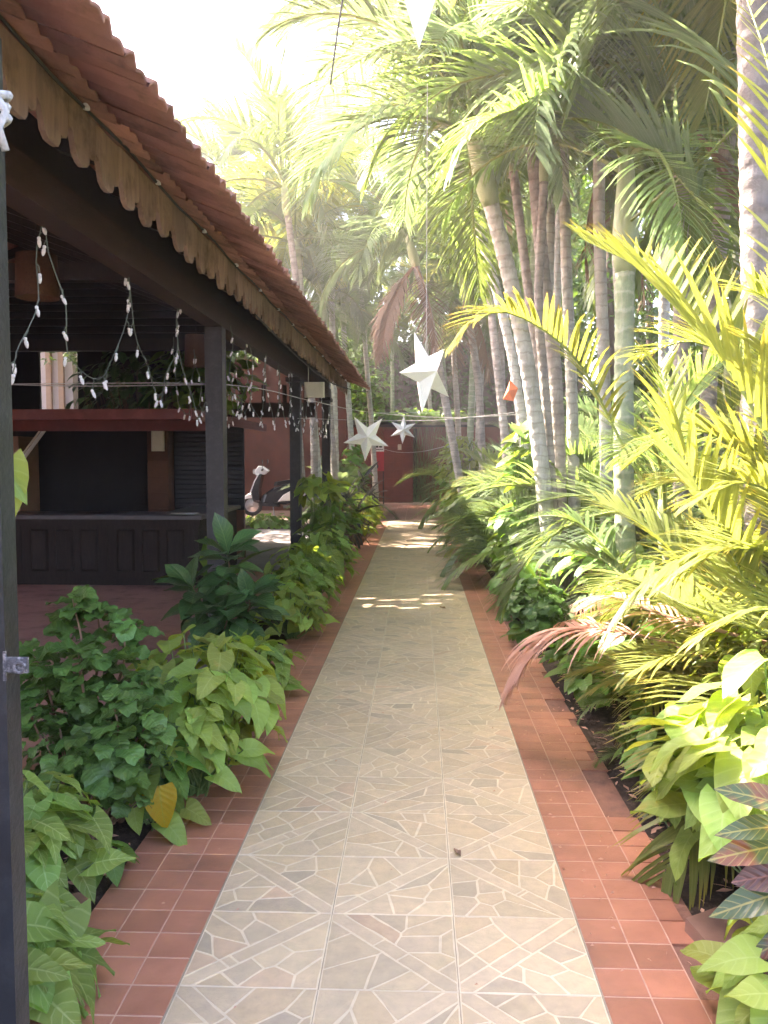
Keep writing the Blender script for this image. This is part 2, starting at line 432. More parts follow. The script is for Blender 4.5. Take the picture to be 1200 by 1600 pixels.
rng = random.Random(5)
def soil_bed(name, x0, x1, y0, y1, nx, ny, z, label):
    b = MB()
    for j in range(ny + 1):
        for i in range(nx + 1):
            x = x0 + (x1 - x0) * i / nx; y = y0 + (y1 - y0) * j / ny
            e = min(i, nx - i) / nx
            zz = z + 0.05 * min(1, e * 6) * (0.4 + 0.6 * mnoise.noise((x * 3, y * 3, 0))) + 0.014 * mnoise.noise((x * 22, y * 22, 3))
            b.v.append((x, y, zz))
    for j in range(ny):
        for i in range(nx):
            a = j * (nx + 1) + i
            b.f.append((a, a + 1, a + nx + 2, a + nx + 1))
    return tag(b.build(name, M['soil'], smooth=True), kind='structure', label=label)
soil_bed('planting_bed_left', -1.56, -1.07, 0.5, 19.5, 12, 300, -0.022, 'narrow strip of dark soil left of the path')
soil_bed('planting_bed_right', 0.885, 4.5, 0.5, 19.5, 50, 260, -0.018, 'dark soil bed with litter right of the path')

T = 0.4
XL, XR = -0.68, 0.52
Y0 = 2.307 - 2 * T
ROWS = 46
YE = Y0 + ROWS * T
path = MB()
path.box(XL - 0.006, XR + 0.006, Y0 - 0.4, YE, -0.09, -0.0035)
path = path.build('path', M['grout_pale'])
tag(path, kind='structure', label='garden path paved with stone-print tiles')
bl = MB().box(XL - 0.4, XL - 0.0065, Y0 - 0.4, YE, -0.09, -0.0032).build('path_border_left', M['grout'])
tag(bl, kind='structure', label='terracotta tile border along the left of the path')
MB_OUT = MB().box(XR + 0.2725, XR + 0.392, Y0 - 0.4, YE, -0.09, -0.010)
br = MB().box(XR + 0.0065, XR + 0.272, Y0 - 0.4, YE, -0.09, -0.0032).build('path_border_right', M['grout'])
tag(br, kind='structure', label='terracotta tile border along the right of the path')
MB_OUT.build('mortar_bed', M['mortar'], br)

def clip(poly, a, b, c):
    """keep a*x+b*y<=c"""
    out = []
    n = len(poly)
    for i in range(n):
        p, q = poly[i], poly[(i + 1) % n]
        dp = a * p[0] + b * p[1] - c; dq = a * q[0] + b * q[1] - c
        if dp <= 0: out.append(p)
        if (dp < 0 < dq) or (dq < 0 < dp):
            t = dp / (dp - dq)
            out.append((p[0] + (q[0] - p[0]) * t, p[1] + (q[1] - p[1]) * t))
    return out

def voronoi(region, seeds):
    cells = []
    for i, s in enumerate(seeds):
        poly = region
        for j, t in enumerate(seeds):
            if i == j or not poly: continue
            a, b = t[0] - s[0], t[1] - s[1]
            poly = clip(poly, a, b, (t[0] ** 2 + t[1] ** 2 - s[0] ** 2 - s[1] ** 2) / 2)
        if len(poly) >= 3: cells.append(poly)
    return cells

def inset(poly, d):
    n = len(poly)
    res = poly
    cx = sum(p[0] for p in poly) / n; cy = sum(p[1] for p in poly) / n
    for i in range(n):
        p, q = poly[i], poly[(i + 1) % n]
        ex, ey = q[0] - p[0], q[1] - p[1]
        L = math.hypot(ex, ey)
        if L < 1e-6: continue
        a, b = ey / L, -ex / L
        if a * (cx - p[0]) + b * (cy - p[1]) > 0: a, b = -a, -b
        res = clip(res, a, b, a * p[0] + b * p[1] - d)
        if len(res) < 3: return None
    return res

STONES = [(0.587, 0.450, 0.308), (0.567, 0.440, 0.308), (0.603, 0.475, 0.331), (0.551, 0.440, 0.317), (0.582, 0.460, 0.327), (0.546, 0.435, 0.322), (0.505, 0.410, 0.308), (0.582, 0.420, 0.299), (0.453, 0.370, 0.281)]
JOINT = (0.70, 0.605, 0.47)
def area(p): return abs(sum(p[i][0] * p[(i + 1) % len(p)][1] - p[(i + 1) % len(p)][0] * p[i][1] for i in range(len(p)))) / 2
def crazy_tile(seed):
    r = random.Random(seed)
    h = T / 2 - 0.0012
    b = MB(); b.col = []
    b.cbox(-h, h, -h, h, -0.012, -0.0011, 0.001)
    b.col += [JOINT] * len(b.v)
    sq = [(-h, -h), (h, -h), (h, h), (-h, h)]
    s2 = math.sqrt(0.5); bw = 0.027
    up = clip(sq, s2, -s2, -bw)      # above the '/' band
    lo = clip(sq, -s2, s2, -bw)
    band = clip(clip(sq, s2, -s2, bw), -s2, s2, bw)
    cells = []
    for reg in (up, lo):
        seeds = []
        tries = 0
        n = r.choice((6, 7, 8))
        while len(seeds) < n and tries < 400:
            tries += 1
            p = (r.uniform(-h, h), r.uniform(-h, h))
            ins = (s2 * p[0] - s2 * p[1] < -bw) if reg is up else (s2 * p[0] - s2 * p[1] > bw)
            if ins and all(math.hypot(p[0] - q[0], p[1] - q[1]) > 0.06 for q in seeds): seeds.append(p)
        sh_, sq_ = r.uniform(-0.7, 0.7), r.uniform(0.6, 1.5)      # skewed cells: long irregular shards
        fw = lambda p: (p[0] * sq_ + sh_ * p[1], p[1])
        bk = lambda p: ((p[0] - sh_ * p[1]) / sq_, p[1])
        cells += [[bk(p) for p in ce] for ce in voronoi([fw(p) for p in reg], [fw(p) for p in seeds])]
    bandcells = []
    cuts = sorted(r.uniform(-0.75, 0.75) for _ in range(2))
    cuts = [-2] + cuts + [2]
    for a0, a1 in zip(cuts[:-1], cuts[1:]):
        q = clip(clip(band, s2, s2, a1 * h * 1.0), -s2, -s2, -a0 * h * 1.0)
        if len(q) >= 3: cells.append(q); bandcells.append(q)
    for ce in cells:
        q = inset(ce, 0.0042)
        if not q or len(q) < 3 or area(q) < 6e-5: continue
        # roughen the outline
        out = []
        for i in range(len(q)):
            p, w = q[i], q[(i + 1) % len(q)]
            L = math.hypot(w[0] - p[0], w[1] - p[1])
            if L < 0.004: 
                out.append(p); continue
            k = max(1, int(L / 0.045))
            for t in range(k):
                f = t / k
                j = 0.0022 if t else 0.0008
                out.append((p[0] + (w[0] - p[0]) * f + r.uniform(-j, j), p[1] + (w[1] - p[1]) * f + r.uniform(-j, j)))
        base = (0.60, 0.475, 0.35) if ce in bandcells else r.choice(STONES if r.random() < 0.5 else STONES[:6])
        v = r.uniform(0.86, 1.01)
        c = tuple(x * v for x in base)
        o = len(b.v); n = len(out)
        b.v += [(x, y, 0.0) for x, y in out] + [(x, y, -0.0016) for x, y in out]
        b.col += [c] * (2 * n)
        # polygon orientation
        s = sum(out[i][0] * out[(i + 1) % n][1] - out[(i + 1) % n][0] * out[i][1] for i in range(n))
        idx = list(range(n))
        if s < 0: idx.reverse()
        b.f.append(tuple(o + i for i in idx))
        for i in range(n):
            i0, i1 = idx[i], idx[(i + 1) % n]
            b.f.append((o + i1, o + i0, o + n + i0, o + n + i1))
    return b.mesh('paving_tile', M['tile'])
tiles = [crazy_tile(s) for s in (11, 23, 37, 41, 59, 67, 71, 83, 97, 101, 113, 127, 131, 149)]
for j in range(ROWS):
    for i in range(3):
        me = tiles[rng.randrange(len(tiles))]
        quarter = (1 if (i + j) % 2 else 0) + 2 * rng.randrange(2)
        Mx = Matrix.Translation((XL + T * (i + 0.5), Y0 + T * (j + 0.5), rng.uniform(-0.0008, 0.0008))) @ Matrix.Rotation(quarter * PI / 2 + rng.uniform(-0.003, 0.003), 4, 'Z') @ Matrix.Rotation(rng.uniform(-0.002, 0.002), 4, 'X')
        inst('paving_tile', me, path, Mx)

t3 = T / 3
rt = [MB().cbox(-t3 / 2 + 0.0022, t3 / 2 - 0.0022, -t3 / 2 + 0.0034, t3 / 2 - 0.0034, -0.012, 0.0, 0.001).mesh('border_tile', M['red_tile'])]
far_l, far_r = MB(), MB()
for j in range(ROWS * 3):
    y = Y0 + t3 * (j + 0.5)
    for c in range(3):
        for side in (0, 1):
            x = (XL - 0.003 - t3 * (c + 0.5)) if side == 0 else (XR + 0.003 + t3 * (c + 0.5))
            if side == 1 and c == 2:
                if mnoise.noise((y * 1.9, 3.3, 0)) > 0.22 or rng.random() < 0.04: continue      # lost edge tiles
            if side == 0 and c == 2 and rng.random() < 0.03: continue
            if j < 50:
                sx = 1.0
                if side == 1 and c == 2:
                    sx = rng.choice((0.6, 0.9, 1.0, 1.0)); x -= t3 * (1 - sx) / 2
                Mx = Matrix.Translation((x, y, -0.0015 + rng.uniform(-0.0005, 0.0005))) @ Matrix.Rotation(rng.uniform(-0.006, 0.006), 4, 'Z') @ Matrix.Rotation(rng.uniform(-0.004, 0.004), 4, 'X') @ Matrix.Diagonal((sx, 1, 1, 1))
                inst('border_tile', rt[0], bl if side == 0 else br, Mx)
            else:
                m = far_l if side == 0 else far_r
                m.cbox(x - t3 / 2 + 0.002, x + t3 / 2 - 0.002, y - t3 / 2 + 0.002, y + t3 / 2 - 0.002, -0.012, -0.0015 + rng.uniform(-0.001, 0.001), 0.0015)
tag(far_l.build('far_border_tiles', M['red_tile'], bl), kind='stuff')
tag(far_r.build('far_border_tiles', M['red_tile'], br), kind='stuff')
# far forecourt
tag(MB().box(-3.2, 3.0, YE, YE + 0.18, -0.09, 0.004).build('threshold_strip', M['grout_pale']), kind='structure', label='pale stone strip across the end of the path')
fc = MB().box(-8.0, 6.0, YE + 0.1805, 29.5, -0.09, -0.006).build('forecourt', M['grout'])
tag(fc, kind='structure', label='red tiled forecourt at the end of the path')
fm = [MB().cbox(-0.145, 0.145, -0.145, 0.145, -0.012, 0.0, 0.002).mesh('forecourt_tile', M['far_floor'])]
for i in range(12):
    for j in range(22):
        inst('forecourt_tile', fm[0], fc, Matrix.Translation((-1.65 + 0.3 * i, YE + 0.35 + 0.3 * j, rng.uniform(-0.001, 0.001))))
# pavilion floor and kerb, side paving
tag(MB().cbox(-12, -1.585, -3, 10.6, -0.09, 0.05, 0.008).build('pavilion_floor', M['red_floor']), kind='structure', label='red oxide cement floor inside the pavilion')
tag(MB().cbox(-1.583, -1.50, -3, 10.6, -0.09, 0.072, 0.01).build('kerb', M['concrete']), kind='structure', label='grey concrete kerb between pavilion floor and bed')
tag(MB().cbox(-9, -1.565, 10.603, 17.0, -0.09, 0.035, 0.008).build('side_pavement', M['concrete']), kind='structure', label='pale concrete pavement behind the bar')
tag(MB().box(-9, -1.57, 17.003, YE + 0.0, -0.09, 0.0).build('garden_soil', M['soil']), kind='structure', label='soil strip in front of the scooter')

# ------------------------------------------------------------------ pavilion
pav = thing('pavilion', 'open pavilion with clay tile roof and scalloped wooden valance left of the path', 'pavilion', (-1.65, 6.9, 0.05))
def P(o):           # parent keeping world placement (the pavilion's own origin is not rotated)
    o.parent = pav; o.matrix_parent_inverse = Matrix.Translation(pav.location).inverted(); return o
PY0, PY1 = -1.6, 15.6
EX, EZ, PITCH = -0.90, 2.70, math.atan(0.37)
cp, sp_ = math.cos(PITCH), math.sin(PITCH)
RIDGE = 4.4     # slope length
def roofpt(s, y, n=0.0):
    return (EX - s * cp - n * sp_ * 0 , y, EZ + s * sp_ + n)
# upper roof (from the third course on)
up = MB()
NS, step = 10, 0.05
GAPS = {(0, 236, i) for i in (2, 3, 4, 5)} | {(0, 237, i) for i in (2, 3, 4)} | {(0, 240, i) for i in (3, 4)} | {(0, 233, i) for i in (4, 5, 6)} | {(0, 245, i) for i in (1, 2)} | {(0, 238, i) for i in (1, 2, 3)} | {(0, 235, i) for i in (5, 6)} | {(0, 234, 2)} | {(0, 230, 3), (0, 243, 5)}   # unseen slits added to the roof to cast the sun patch on the path
ny = int((PY1 - PY0) / step)
s0 = 0.98
for side in (0, 1):
    b0 = len(up.v)
    for j in range(ny + 1):
        y = PY0 + j * step
        w = 0.018 * abs(math.sin(PI * (y - PY0) / 0.2))
        for q in (0, 1):
            for i in range(NS + 1):
                s = s0 + (RIDGE - s0) * i / NS if side == 0 else RIDGE * (1 - i / NS)
                x, yy, z = roofpt(s, y)
                if side == 1: x = 2 * (EX - RIDGE * cp) - x
                up.v.append((x, y, z + w + 0.03 - 0.016 * q))
    row = 2 * (NS + 1)
    for j in range(ny):
        for q in (0, 1):
            for i in range(NS):
                if (side, j, i) in GAPS: continue
                a = b0 + j * row + q * (NS + 1) + i
                fcs = (a, a + 1, a + row + 1, a + row)
                up.f.append(fcs if q == 0 else fcs[::-1])
roof = P(up.build('roof', M['roof_tile']))
# separate tiles of the visible overhang
def roof_tile_mesh():
    b = MB(); n = 9; w = 0.205; L = 0.42
    pts = []
    for i in range(n):
        u = i / (n - 1)
        z = 0.030 * max(0, math.sin(PI * min(1, u / 0.45))) + 0.014 * max(0, math.sin(PI * max(0, (u - 0.5) / 0.5)))
        pts.append((-w / 2 + w * u, z))
    for e in (0, 1):
        for q in (0, 1):
            for (y, z) in pts: b.v.append((-L * e, y, z + 0.014 * (1 - q)))
    for i in range(n - 1):
        b.f += [(i, i + 1, 2 * n + i + 1, 2 * n + i), (n + i + 1, n + i, 3 * n + i, 3 * n + i + 1), (i + 1, i, n + i, n + i + 1), (2 * n + i, 2 * n + i + 1, 3 * n + i + 1, 3 * n + i)]
    return b.mesh('roof_tile', M['roof_tile'], True)
rtm = roof_tile_mesh()
for kx in range(3):
    for j in range(int((PY1 - PY0) / 0.2)):
        y = PY0 + 0.1 + 0.2 * j + rng.uniform(-0.004, 0.004)
        x, _, z = roofpt(kx * 0.325 - 0.02 + rng.uniform(-0.012, 0.012), y)
        o = inst('roof_tile', rtm, roof, Matrix.Translation((x, y, z + 0.012 + rng.uniform(-0.003, 0.003))) @ Matrix.Rotation(PITCH + 0.035 + rng.uniform(-0.012, 0.012), 4, 'Y') @ Matrix.Rotation(rng.uniform(-0.012, 0.012), 4, 'Z'))
# ridge caps
rid = MB().tube([(EX - RIDGE * cp, PY0, EZ + RIDGE * sp_ + 0.04), (EX - RIDGE * cp, PY1, EZ + RIDGE * sp_ + 0.04)], 0.09, 8).build('ridge_cap', M['roof_tile'], roof)
# rafters
raf = MB()
raf.prism([(EX - 0.42, EZ + 0.42 * sp_ / cp - 0.012), (EX - RIDGE * cp, EZ + RIDGE * sp_ - 0.012), (EX - RIDGE * cp, EZ + RIDGE * sp_ - 0.11), (EX - 0.42, EZ + 0.42 * sp_ / cp - 0.09)], 'y', -0.03, 0.03)
rafm = raf.mesh('rafter', M['dark_wood'])
raf2 = MB(); raf2.v = [(2 * (EX - RIDGE * cp) - v[0], v[1], v[2]) for v in raf.v]; raf2.f = [f[::-1] for f in raf.f]
rafm2 = raf2.mesh('rafter', M['dark_wood'])
for j in range(27):
    y = PY0 + 0.3 + 0.64 * j
    if y > PY1: break
    inst('rafter', rafm, roof, Matrix.Translation((0, y, 0)))
    inst('rafter', rafm2, roof, Matrix.Translation((0, y, 0)))
bat = MB().box(-0.018, 0.018, PY0 + 0.02, PY1 - 0.02, -0.012, 0.012).mesh('batten', M['beam_wood'])
for i in range(1, 11):
    x, _, z = roofpt(0.55 + i * 0.36, 0)
    inst('batten', bat, roof, Matrix.Translation((x, 0, z + 0.004)) @ Matrix.Rotation(PITCH, 4, 'Y'))
# valance: backing board and one plank per tongue
FX = -1.30
FZT = EZ + (abs(FX) - abs(EX)) * 0.37
val = P(MB().box(FX - 0.045, FX - 0.012, PY0 + 0.05, PY1 - 0.05, FZT - 0.115, FZT - 0.015).build('valance', M['beam_wood']))
PW = 0.262
def plank(seed):
    r = random.Random(seed)
    zb = 2.615 - FZT + r.uniform(-0.012, 0.012)
    poly = [(-PW / 2 + 0.002, -0.008), (PW / 2 - 0.002, -0.008)]
    w1, w0 = PW / 2 - 0.002, -PW / 2 + 0.002
    # narrow short lobe on the far side, wide tongue on the near side
    pts = [(w1, zb + 0.085), (w1 - 0.012, zb + 0.062), (w1 - 0.05, zb + 0.052), (w1 - 0.062, zb + 0.058), (w1 - 0.066, zb + 0.03),
           (w1 - 0.085, zb + 0.008), (w1 - 0.125, zb), (w1 - 0.165, zb + 0.006), (w1 - 0.196, zb + 0.026), (w1 - 0.21, zb + 0.06), (w0 + 0.03, zb + 0.095), (w0, zb + 0.11)]
    poly += [(p[0], p[1] + r.uniform(-0.003, 0.003)) for p in pts]
    return MB().prism(poly, 'x', -0.011, 0.011).mesh('valance_plank', M['valance'])
pls = [plank(s) for s in range(5)]
for j in range(int((PY1 - PY0 - 0.1) / PW)):
    inst('valance_plank', pls[rng.randrange(5)], val, Matrix.Translation((FX, PY0 + 0.05 + PW * (j + 0.5), FZT + rng.uniform(-0.008, 0.008))) @ Matrix.Rotation(rng.uniform(-0.012, 0.012), 4, 'X') @ Matrix.Rotation(rng.uniform(-0.05, 0.05), 4, 'Y'))
# posts, beam
for y in (6.95, 11.5, 15.35):
    m = MB(); a = 0.072
    m.cbox(-1.66 - a, -1.66 + a, y - a, y + a, 0.0, 2.56, 0.006)
    P(m.build('post', M['post']))
    P(MB().box(-1.66 - 0.1, -1.66 + 0.1, y - 0.22, y + 0.22, 2.50, 2.559).build('post_cap', M['dark_wood'])) if y > 7 else None
P(MB().box(-1.66 - 0.07, -1.66 + 0.07, PY0, PY1 - 0.1, 2.562, 2.73).build('beam', M['beam_wood']))
P(MB().box(-1.66 - 0.05, -1.66 + 0.05, PY0, PY1 - 0.1, 2.732, 2.93).build('wall_plate', M['dark_wood']))
for y in (2.5, 6.95, 11.5):
    P(MB().box(-8.5, -1.735, y - 0.06, y + 0.06, 2.94, 3.08).build('tie_beam', M['dark_wood']))
# louvre slats over the bar
lou = MB().box(-7.4, -1.75, 11.62, 11.64, 3.0, 3.9)
lou = P(lou.build('gable_board', M['black']))
for i in range(9):
    inst('louvre_slat', MB().box(-7.4 + 0.02 * i, -1.95 - i * 0.26, 11.53, 11.612, 2.99 + i * 0.1, 3.012 + i * 0.1).mesh('louvre_slat', M['dark_wood']), lou, Matrix.Translation((0, 0, 0)))
# back wall of the pavilion, plus added black screens blocking light from behind
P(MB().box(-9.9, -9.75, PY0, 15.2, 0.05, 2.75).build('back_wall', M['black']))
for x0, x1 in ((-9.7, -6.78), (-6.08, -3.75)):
    P(MB().box(x0, x1, 15.05, 15.12, 0.0, 3.75).build('light_block_screen', M['black']))
# eave cable with insulators
cb = thing('eave_cable', 'thin dark cable clipped along the top of the scalloped valance', 'cable', (FX + 0.02, 2.0, FZT))
pts = [(0.0, -3.0 + 0.4 * i, 0.012 * math.sin(i * 1.7)) for i in range(40)]
MB().tube(pts, 0.007, 5).build('cable', M['wire_dark'], cb)
clip_m = MB().lathe([(0.0, -0.012), (0.014, -0.01), (0.014, 0.01), (0.0, 0.012)], 7).mesh('clip', M['white'])
for i in range(18): inst('clip', clip_m, cb, Matrix.Translation((0.006, -2.3 + 0.9 * i, 0.0)))

# ------------------------------------------------------------------ bar
CY = 9.4
bar = thing('bar_counter', 'black wooden bar counter with raised panels under the red canopy', 'bar counter', (-3.8, CY, 0.05))
def local(o, root):
    o.parent = root; o.matrix_parent_inverse = Matrix.Translation(root.location).inverted(); return o
local(MB().box(-6.4, -2.46, CY, CY + 0.5, 0.14, 0.80).build('body', M['bar_wood']), bar)
local(MB().box(-6.4, -2.48, CY + 0.03, CY + 0.5, 0.05, 0.139).build('plinth', M['bar_wood']), bar)
local(MB().cbox(-6.45, -2.41, CY - 0.05, CY + 0.55, 0.803, 0.855, 0.012).build('countertop', M['slate']), bar)
local(MB().box(-6.4, -2.44, CY - 0.022, CY - 0.001, 0.735, 0.80).build('moulding', M['bar_wood']), bar)
local(MB().box(-2.98, -2.46, CY + 0.503, CY + 2.0, 0.05, 0.80).build('side_return', M['bar_wood']), bar)
local(MB().cbox(-3.02, -2.41, CY + 0.553, CY + 2.05, 0.803, 0.85, 0.012).build('side_countertop', M['slate']), bar)
pan = MB(); pan.cbox(-0.10, 0.10, -0.24, 0.24, 0, 0.03, 0.022); 
panm = pan.mesh('raised_panel', M['bar_wood'])
stl = MB().box(-0.02, 0.02, -0.27, 0.27, 0, 0.012).mesh('stile', M['bar_wood'])
x = -2.72
k = 0
while x > -6.3:
    inst('raised_panel', panm, bar, Matrix.Translation((x + 3.8, -0.001, 0.40)) @ Matrix.Rotation(PI / 2, 4, 'X'))
    k += 1
    x -= 0.285 if k % 3 else 0.42
for i in range(6):
    inst('stile', stl, bar, Matrix.Translation((-2.53 + 3.8 - i * 0.99, -0.001, 0.40)) @ Matrix.Rotation(PI / 2, 4, 'X'))
can = thing('bar_canopy', 'flat red painted canopy slab above the bar', 'canopy', (-4.4, 10.5, 1.88))
local(MB().box(-7.5, -2.29, 8.55, 8.60, 1.885, 1.99).build('front_fascia', M['red_paint']), can)
local(MB().box(-2.34, -2.29, 8.603, 12.8, 1.885, 1.99).build('side_fascia', M['red_paint']), can)
local(MB().box(-7.5, -2.343, 8.603, 12.8, 1.93, 1.985).build('slab', M['red_paint']), can)
local(MB().box(-7.4, -2.40, 9.6, 9.66, 1.80, 1.928).build('inner_rail', M['red_paint']), can)
bw = thing('bar_back_wall', 'dark back wall of the bar with shutters and brick pier', 'wall', (-4.4, 12.0, 0.05))
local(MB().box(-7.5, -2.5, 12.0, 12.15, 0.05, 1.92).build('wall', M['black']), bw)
pier = local(MB().box(-3.76, -3.48, 11.70, 11.995, 0.05, 1.92).build('brick_pier', M['brick']), bw)
for i in range(8):
    o = inst('brick', MB().cbox(-0.145, 0.145, -0.105, 0.105, 0, 0.014, 0.004).mesh('brick', M['brick']), pier, Matrix.Translation((-3.62, 11.699, 0.22 + i * 0.222)) @ Matrix.Rotation(PI / 2, 4, 'X'))
sh = local(MB().box(-3.46, -2.46, 11.93, 11.97, 0.75, 1.92).build('roller_shutter', M['shutter']), bw)
slm = MB().prism([(0, 0), (-0.012, 0.012), (-0.012, 0.05), (0, 0.062)], 'x', -0.48, 0.48).mesh('shutter_slat', M['shutter'])
for i in range(17): inst('shutter_slat', slm, sh, Matrix.Translation((-2.96, 11.928, 0.79 + i * 0.066)))
local(MB().box(-3.46, -2.46, 11.90, 11.99, 0.05, 0.745).build('low_wall', M['brick']), bw)
local(MB().box(-5.75, -5.40, 11.3, 11.9, 0.05, 1.78).build('tan_pier', M['tan']), bw)
tag(MB().cbox(-0.09, 0.09, -0.21, 0.21, 0, 0.03, 0.008).xform(Matrix.Translation((-3.60, 11.66, 1.79)) @ Matrix.Rotation(PI / 2, 4, 'X')).build('switch_board', M['cream']), 'cream switch board on the brick pier behind the bar', 'switch board')
tl = thing('tube_light', 'slanting white fluorescent lamp fitting at the back of the bar', 'lamp', (-5.1, 11.2, 1.7))
tl.rotation_euler = (0, R(-52), 0)
MB().cbox(-0.30, 0.30, -0.03, 0.03, 0, 0.03, 0.004).build('housing', M['white'], tl)
MB().tube([(-0.28, -0.035, 0.045), (0.28, -0.035, 0.045)], 0.013, 8).build('tube', M['cream'], tl)
pp = thing('paper_sheets', 'white paper sheets lying on the right end of the bar counter', 'paper', (-2.66, 9.55, 0.857))
for i in range(3):
    o = MB().box(-0.15, 0.15, -0.10, 0.10, 0.0025 * i, 0.0025 * i + 0.0015).build('sheet', M['white'], pp); o.rotation_euler = (0, 0, 0.2 * i - 0.1)
# lampshades
for (x, y, z, r, h, lab) in ((-2.70, 6.0, 2.78, 0.15, 0.30, 'brown wicker drum lampshade hanging near the gate end of the pavilion'), (-2.85, 10.9, 2.86, 0.15, 0.40, 'brown drum lampshade hanging behind the first post')):
    t = thing('hanging_lamp', lab, 'lamp', (x, y, z), 'hanging drum lamps')
    MB().lathe([(r, -h / 2), (r * 0.97, -h / 2), (r * 0.9, h / 2), (r * 0.93, h / 2), (r, -h / 2)], 20).build('lampshade', M['wicker'], t, True)
    MB().tube([(0, 0, -0.05), (0, 0, 0.55)], 0.006, 5).build('cord', M['wire_dark'], t)
    MB().lathe([(0, -0.1), (0.03, -0.08), (0.035, -0.04), (0.015, 0.0), (0.015, 0.03)], 10).build('bulb', M['cream'], t, True)

# ------------------------------------------------------------------ far walls
tw = thing('terracotta_wall', 'terracotta plastered house wall behind the parked scooter', 'wall', (-3.6, 23.7, 0))
local(MB().box(-7.5, -2.0, 23.6, 23.85, -0.05, 4.2).build('plaster', M['terracotta_wall']), tw)
local(MB().box(-7.5, -1.98, 23.57, 23.598, -0.05, 0.25).build('skirting', M['terracotta_wall']), tw)
local(MB().box(-6.6, -5.22, 23.50, 23.56, 0.7, 2.6).build('shutter', M['shutter']), tw)
local(MB().cbox(-5.10, -4.98, 23.55, 23.598, 1.5, 1.75, 0.005).build('meter_box', M['cream']), tw)
ww = thing('wood_screen', 'brown wooden board under the far end of the pavilion roof', 'board', (-2.4, 14.4, 2.1))
local(MB().box(-4.2, -1.75, 14.4, 14.45, 2.17, 2.42).build('board', M['beam_wood']), ww)
for i in range(7): local(MB().box(-4.1 + 0.36 * i, -4.03 + 0.36 * i, 14.41, 14.44, 2.421, 2.72).build('slat', M['beam_wood']), ww)
ew = thing('end_wall', 'dark red house wall closing the end of the path', 'wall', (0, 28.2, 0))
local(MB().box(-4.0, 3.5, 28.3, 28.6, -0.05, 2.6).build('plaster', M['terracotta_wall']), ew)
pl = local(MB().box(-1.12, -0.16, 27.75, 28.295, -0.01, 2.40).build('pier', M['terracotta_wall']), ew)
for i in range(9):
    for j in range(3):
        inst('brick', MB().cbox(-0.15, 0.15, -0.125, 0.125, 0, 0.012, 0.006).mesh('brick', M['terracotta_wall']), pl, Matrix.Translation((-0.95 + 0.31 * j, 27.749, 0.15 + 0.26 * i)) @ Matrix.Rotation(PI / 2, 4, 'X'))
local(MB().box(-0.02, 1.9, 28.18, 28.296, -0.005, 2.3).build('door', M['terracotta_wall']), ew)
local(MB().box(-0.155, -0.03, 28.05, 28.297, -0.005, 2.42).build('door_frame', M['beam_wood']), ew)
local(MB().cbox(-0.66, -0.54, 27.70, 27.735, 1.72, 1.9, 0.005).build('meter_box', M['cream']), ew)
local(MB().prism([(27.5, 2.45), (29.2, 2.75), (29.2, 2.83), (27.5, 2.53)], 'x', -4.2, 3.7).build('porch_roof', M['dark_wood']), ew)
sg = thing('poster_board', 'white and red poster board beside the red pier at the path end', 'sign', (-1.27, 26.5, 0))
local(MB().box(-1.46, -1.06, 26.5, 26.53, 1.66, 1.90).build('white_panel', M['white']), sg)
local(MB().box(-1.46, -1.06, 26.5, 26.53, 1.05, 1.655).build('red_panel', M['poster_red']), sg)
for (a, b, z0, z1) in ((-1.43, -1.09, 1.71, 1.73), (-1.42, -1.34, 1.78, 1.86), (-1.31, -1.24, 1.78, 1.86), (-1.21, -1.12, 1.78, 1.86)):
    local(MB().box(a, b, 26.492, 26.499, z0, z1).build('mark', M['poster_ink']), sg)
local(MB().lathe([(0, 0), (0.12, 0.02), (0.13, 0.1), (0.05, 0.2)], 8, (-1.36, 26.47, 1.12)).build('dark_figure_print', M['poster_ink']), sg)
for x in (-1.44, -1.08): local(MB().box(x - 0.02, x + 0.02, 26.535, 26.56, -0.01, 1.9).build('leg', M['dark_wood']), sg)
st = thing('wooden_step', 'low slatted wooden step at the right end of the forecourt', 'step', (0.62, 21.2, 0))
for i in range(4): MB().cbox(-0.28, 0.28, -0.05, 0.05, 0, 0.03, 0.004).xform(Matrix.Translation((0, i * 0.13, 0.07))).build('slat', M['dark_wood'], st)
for i in (-1, 1): MB().box(i * 0.22 - 0.03, i * 0.22 + 0.03, -0.05, 0.45, -0.006, 0.069).build('bearer', M['dark_wood'], st)
# background houses
hb = thing('pale_house', 'pale pinkish house seen between bar canopy and pavilion roof', 'house', (-8.6, 20, 0))
local(MB().box(-11, -8.2, 20.0, 24, -0.1, 4.6).build('wall', M['building']), hb)
for x in (-8.75, -8.45): local(MB().box(x - 0.06, x + 0.06, 19.9, 19.998, -0.1, 4.5).build('pilaster', M['tan']), hb)
local(MB().box(-9.9, -9.0, 19.97, 19.999, 2.2, 3.3).build('window', M['black']), hb)
hg = thing('grey_house', 'grey rendered house hidden behind palms beyond the roof end', 'house', (-5, 44, 0))
local(MB().box(-9, -2.0, 42, 50, -0.1, 8.6).build('wall', M['grey_building']), hg)
local(MB().box(-9.3, -1.7, 41.7, 50.3, 8.603, 8.8).build('roof', M['grey_building']), hg)
for x in (-7.5, -5.5, -3.5): local(MB().box(x - 0.5, x + 0.5, 41.96, 41.999, 5.2, 6.6).build('window', M['black']), hg)

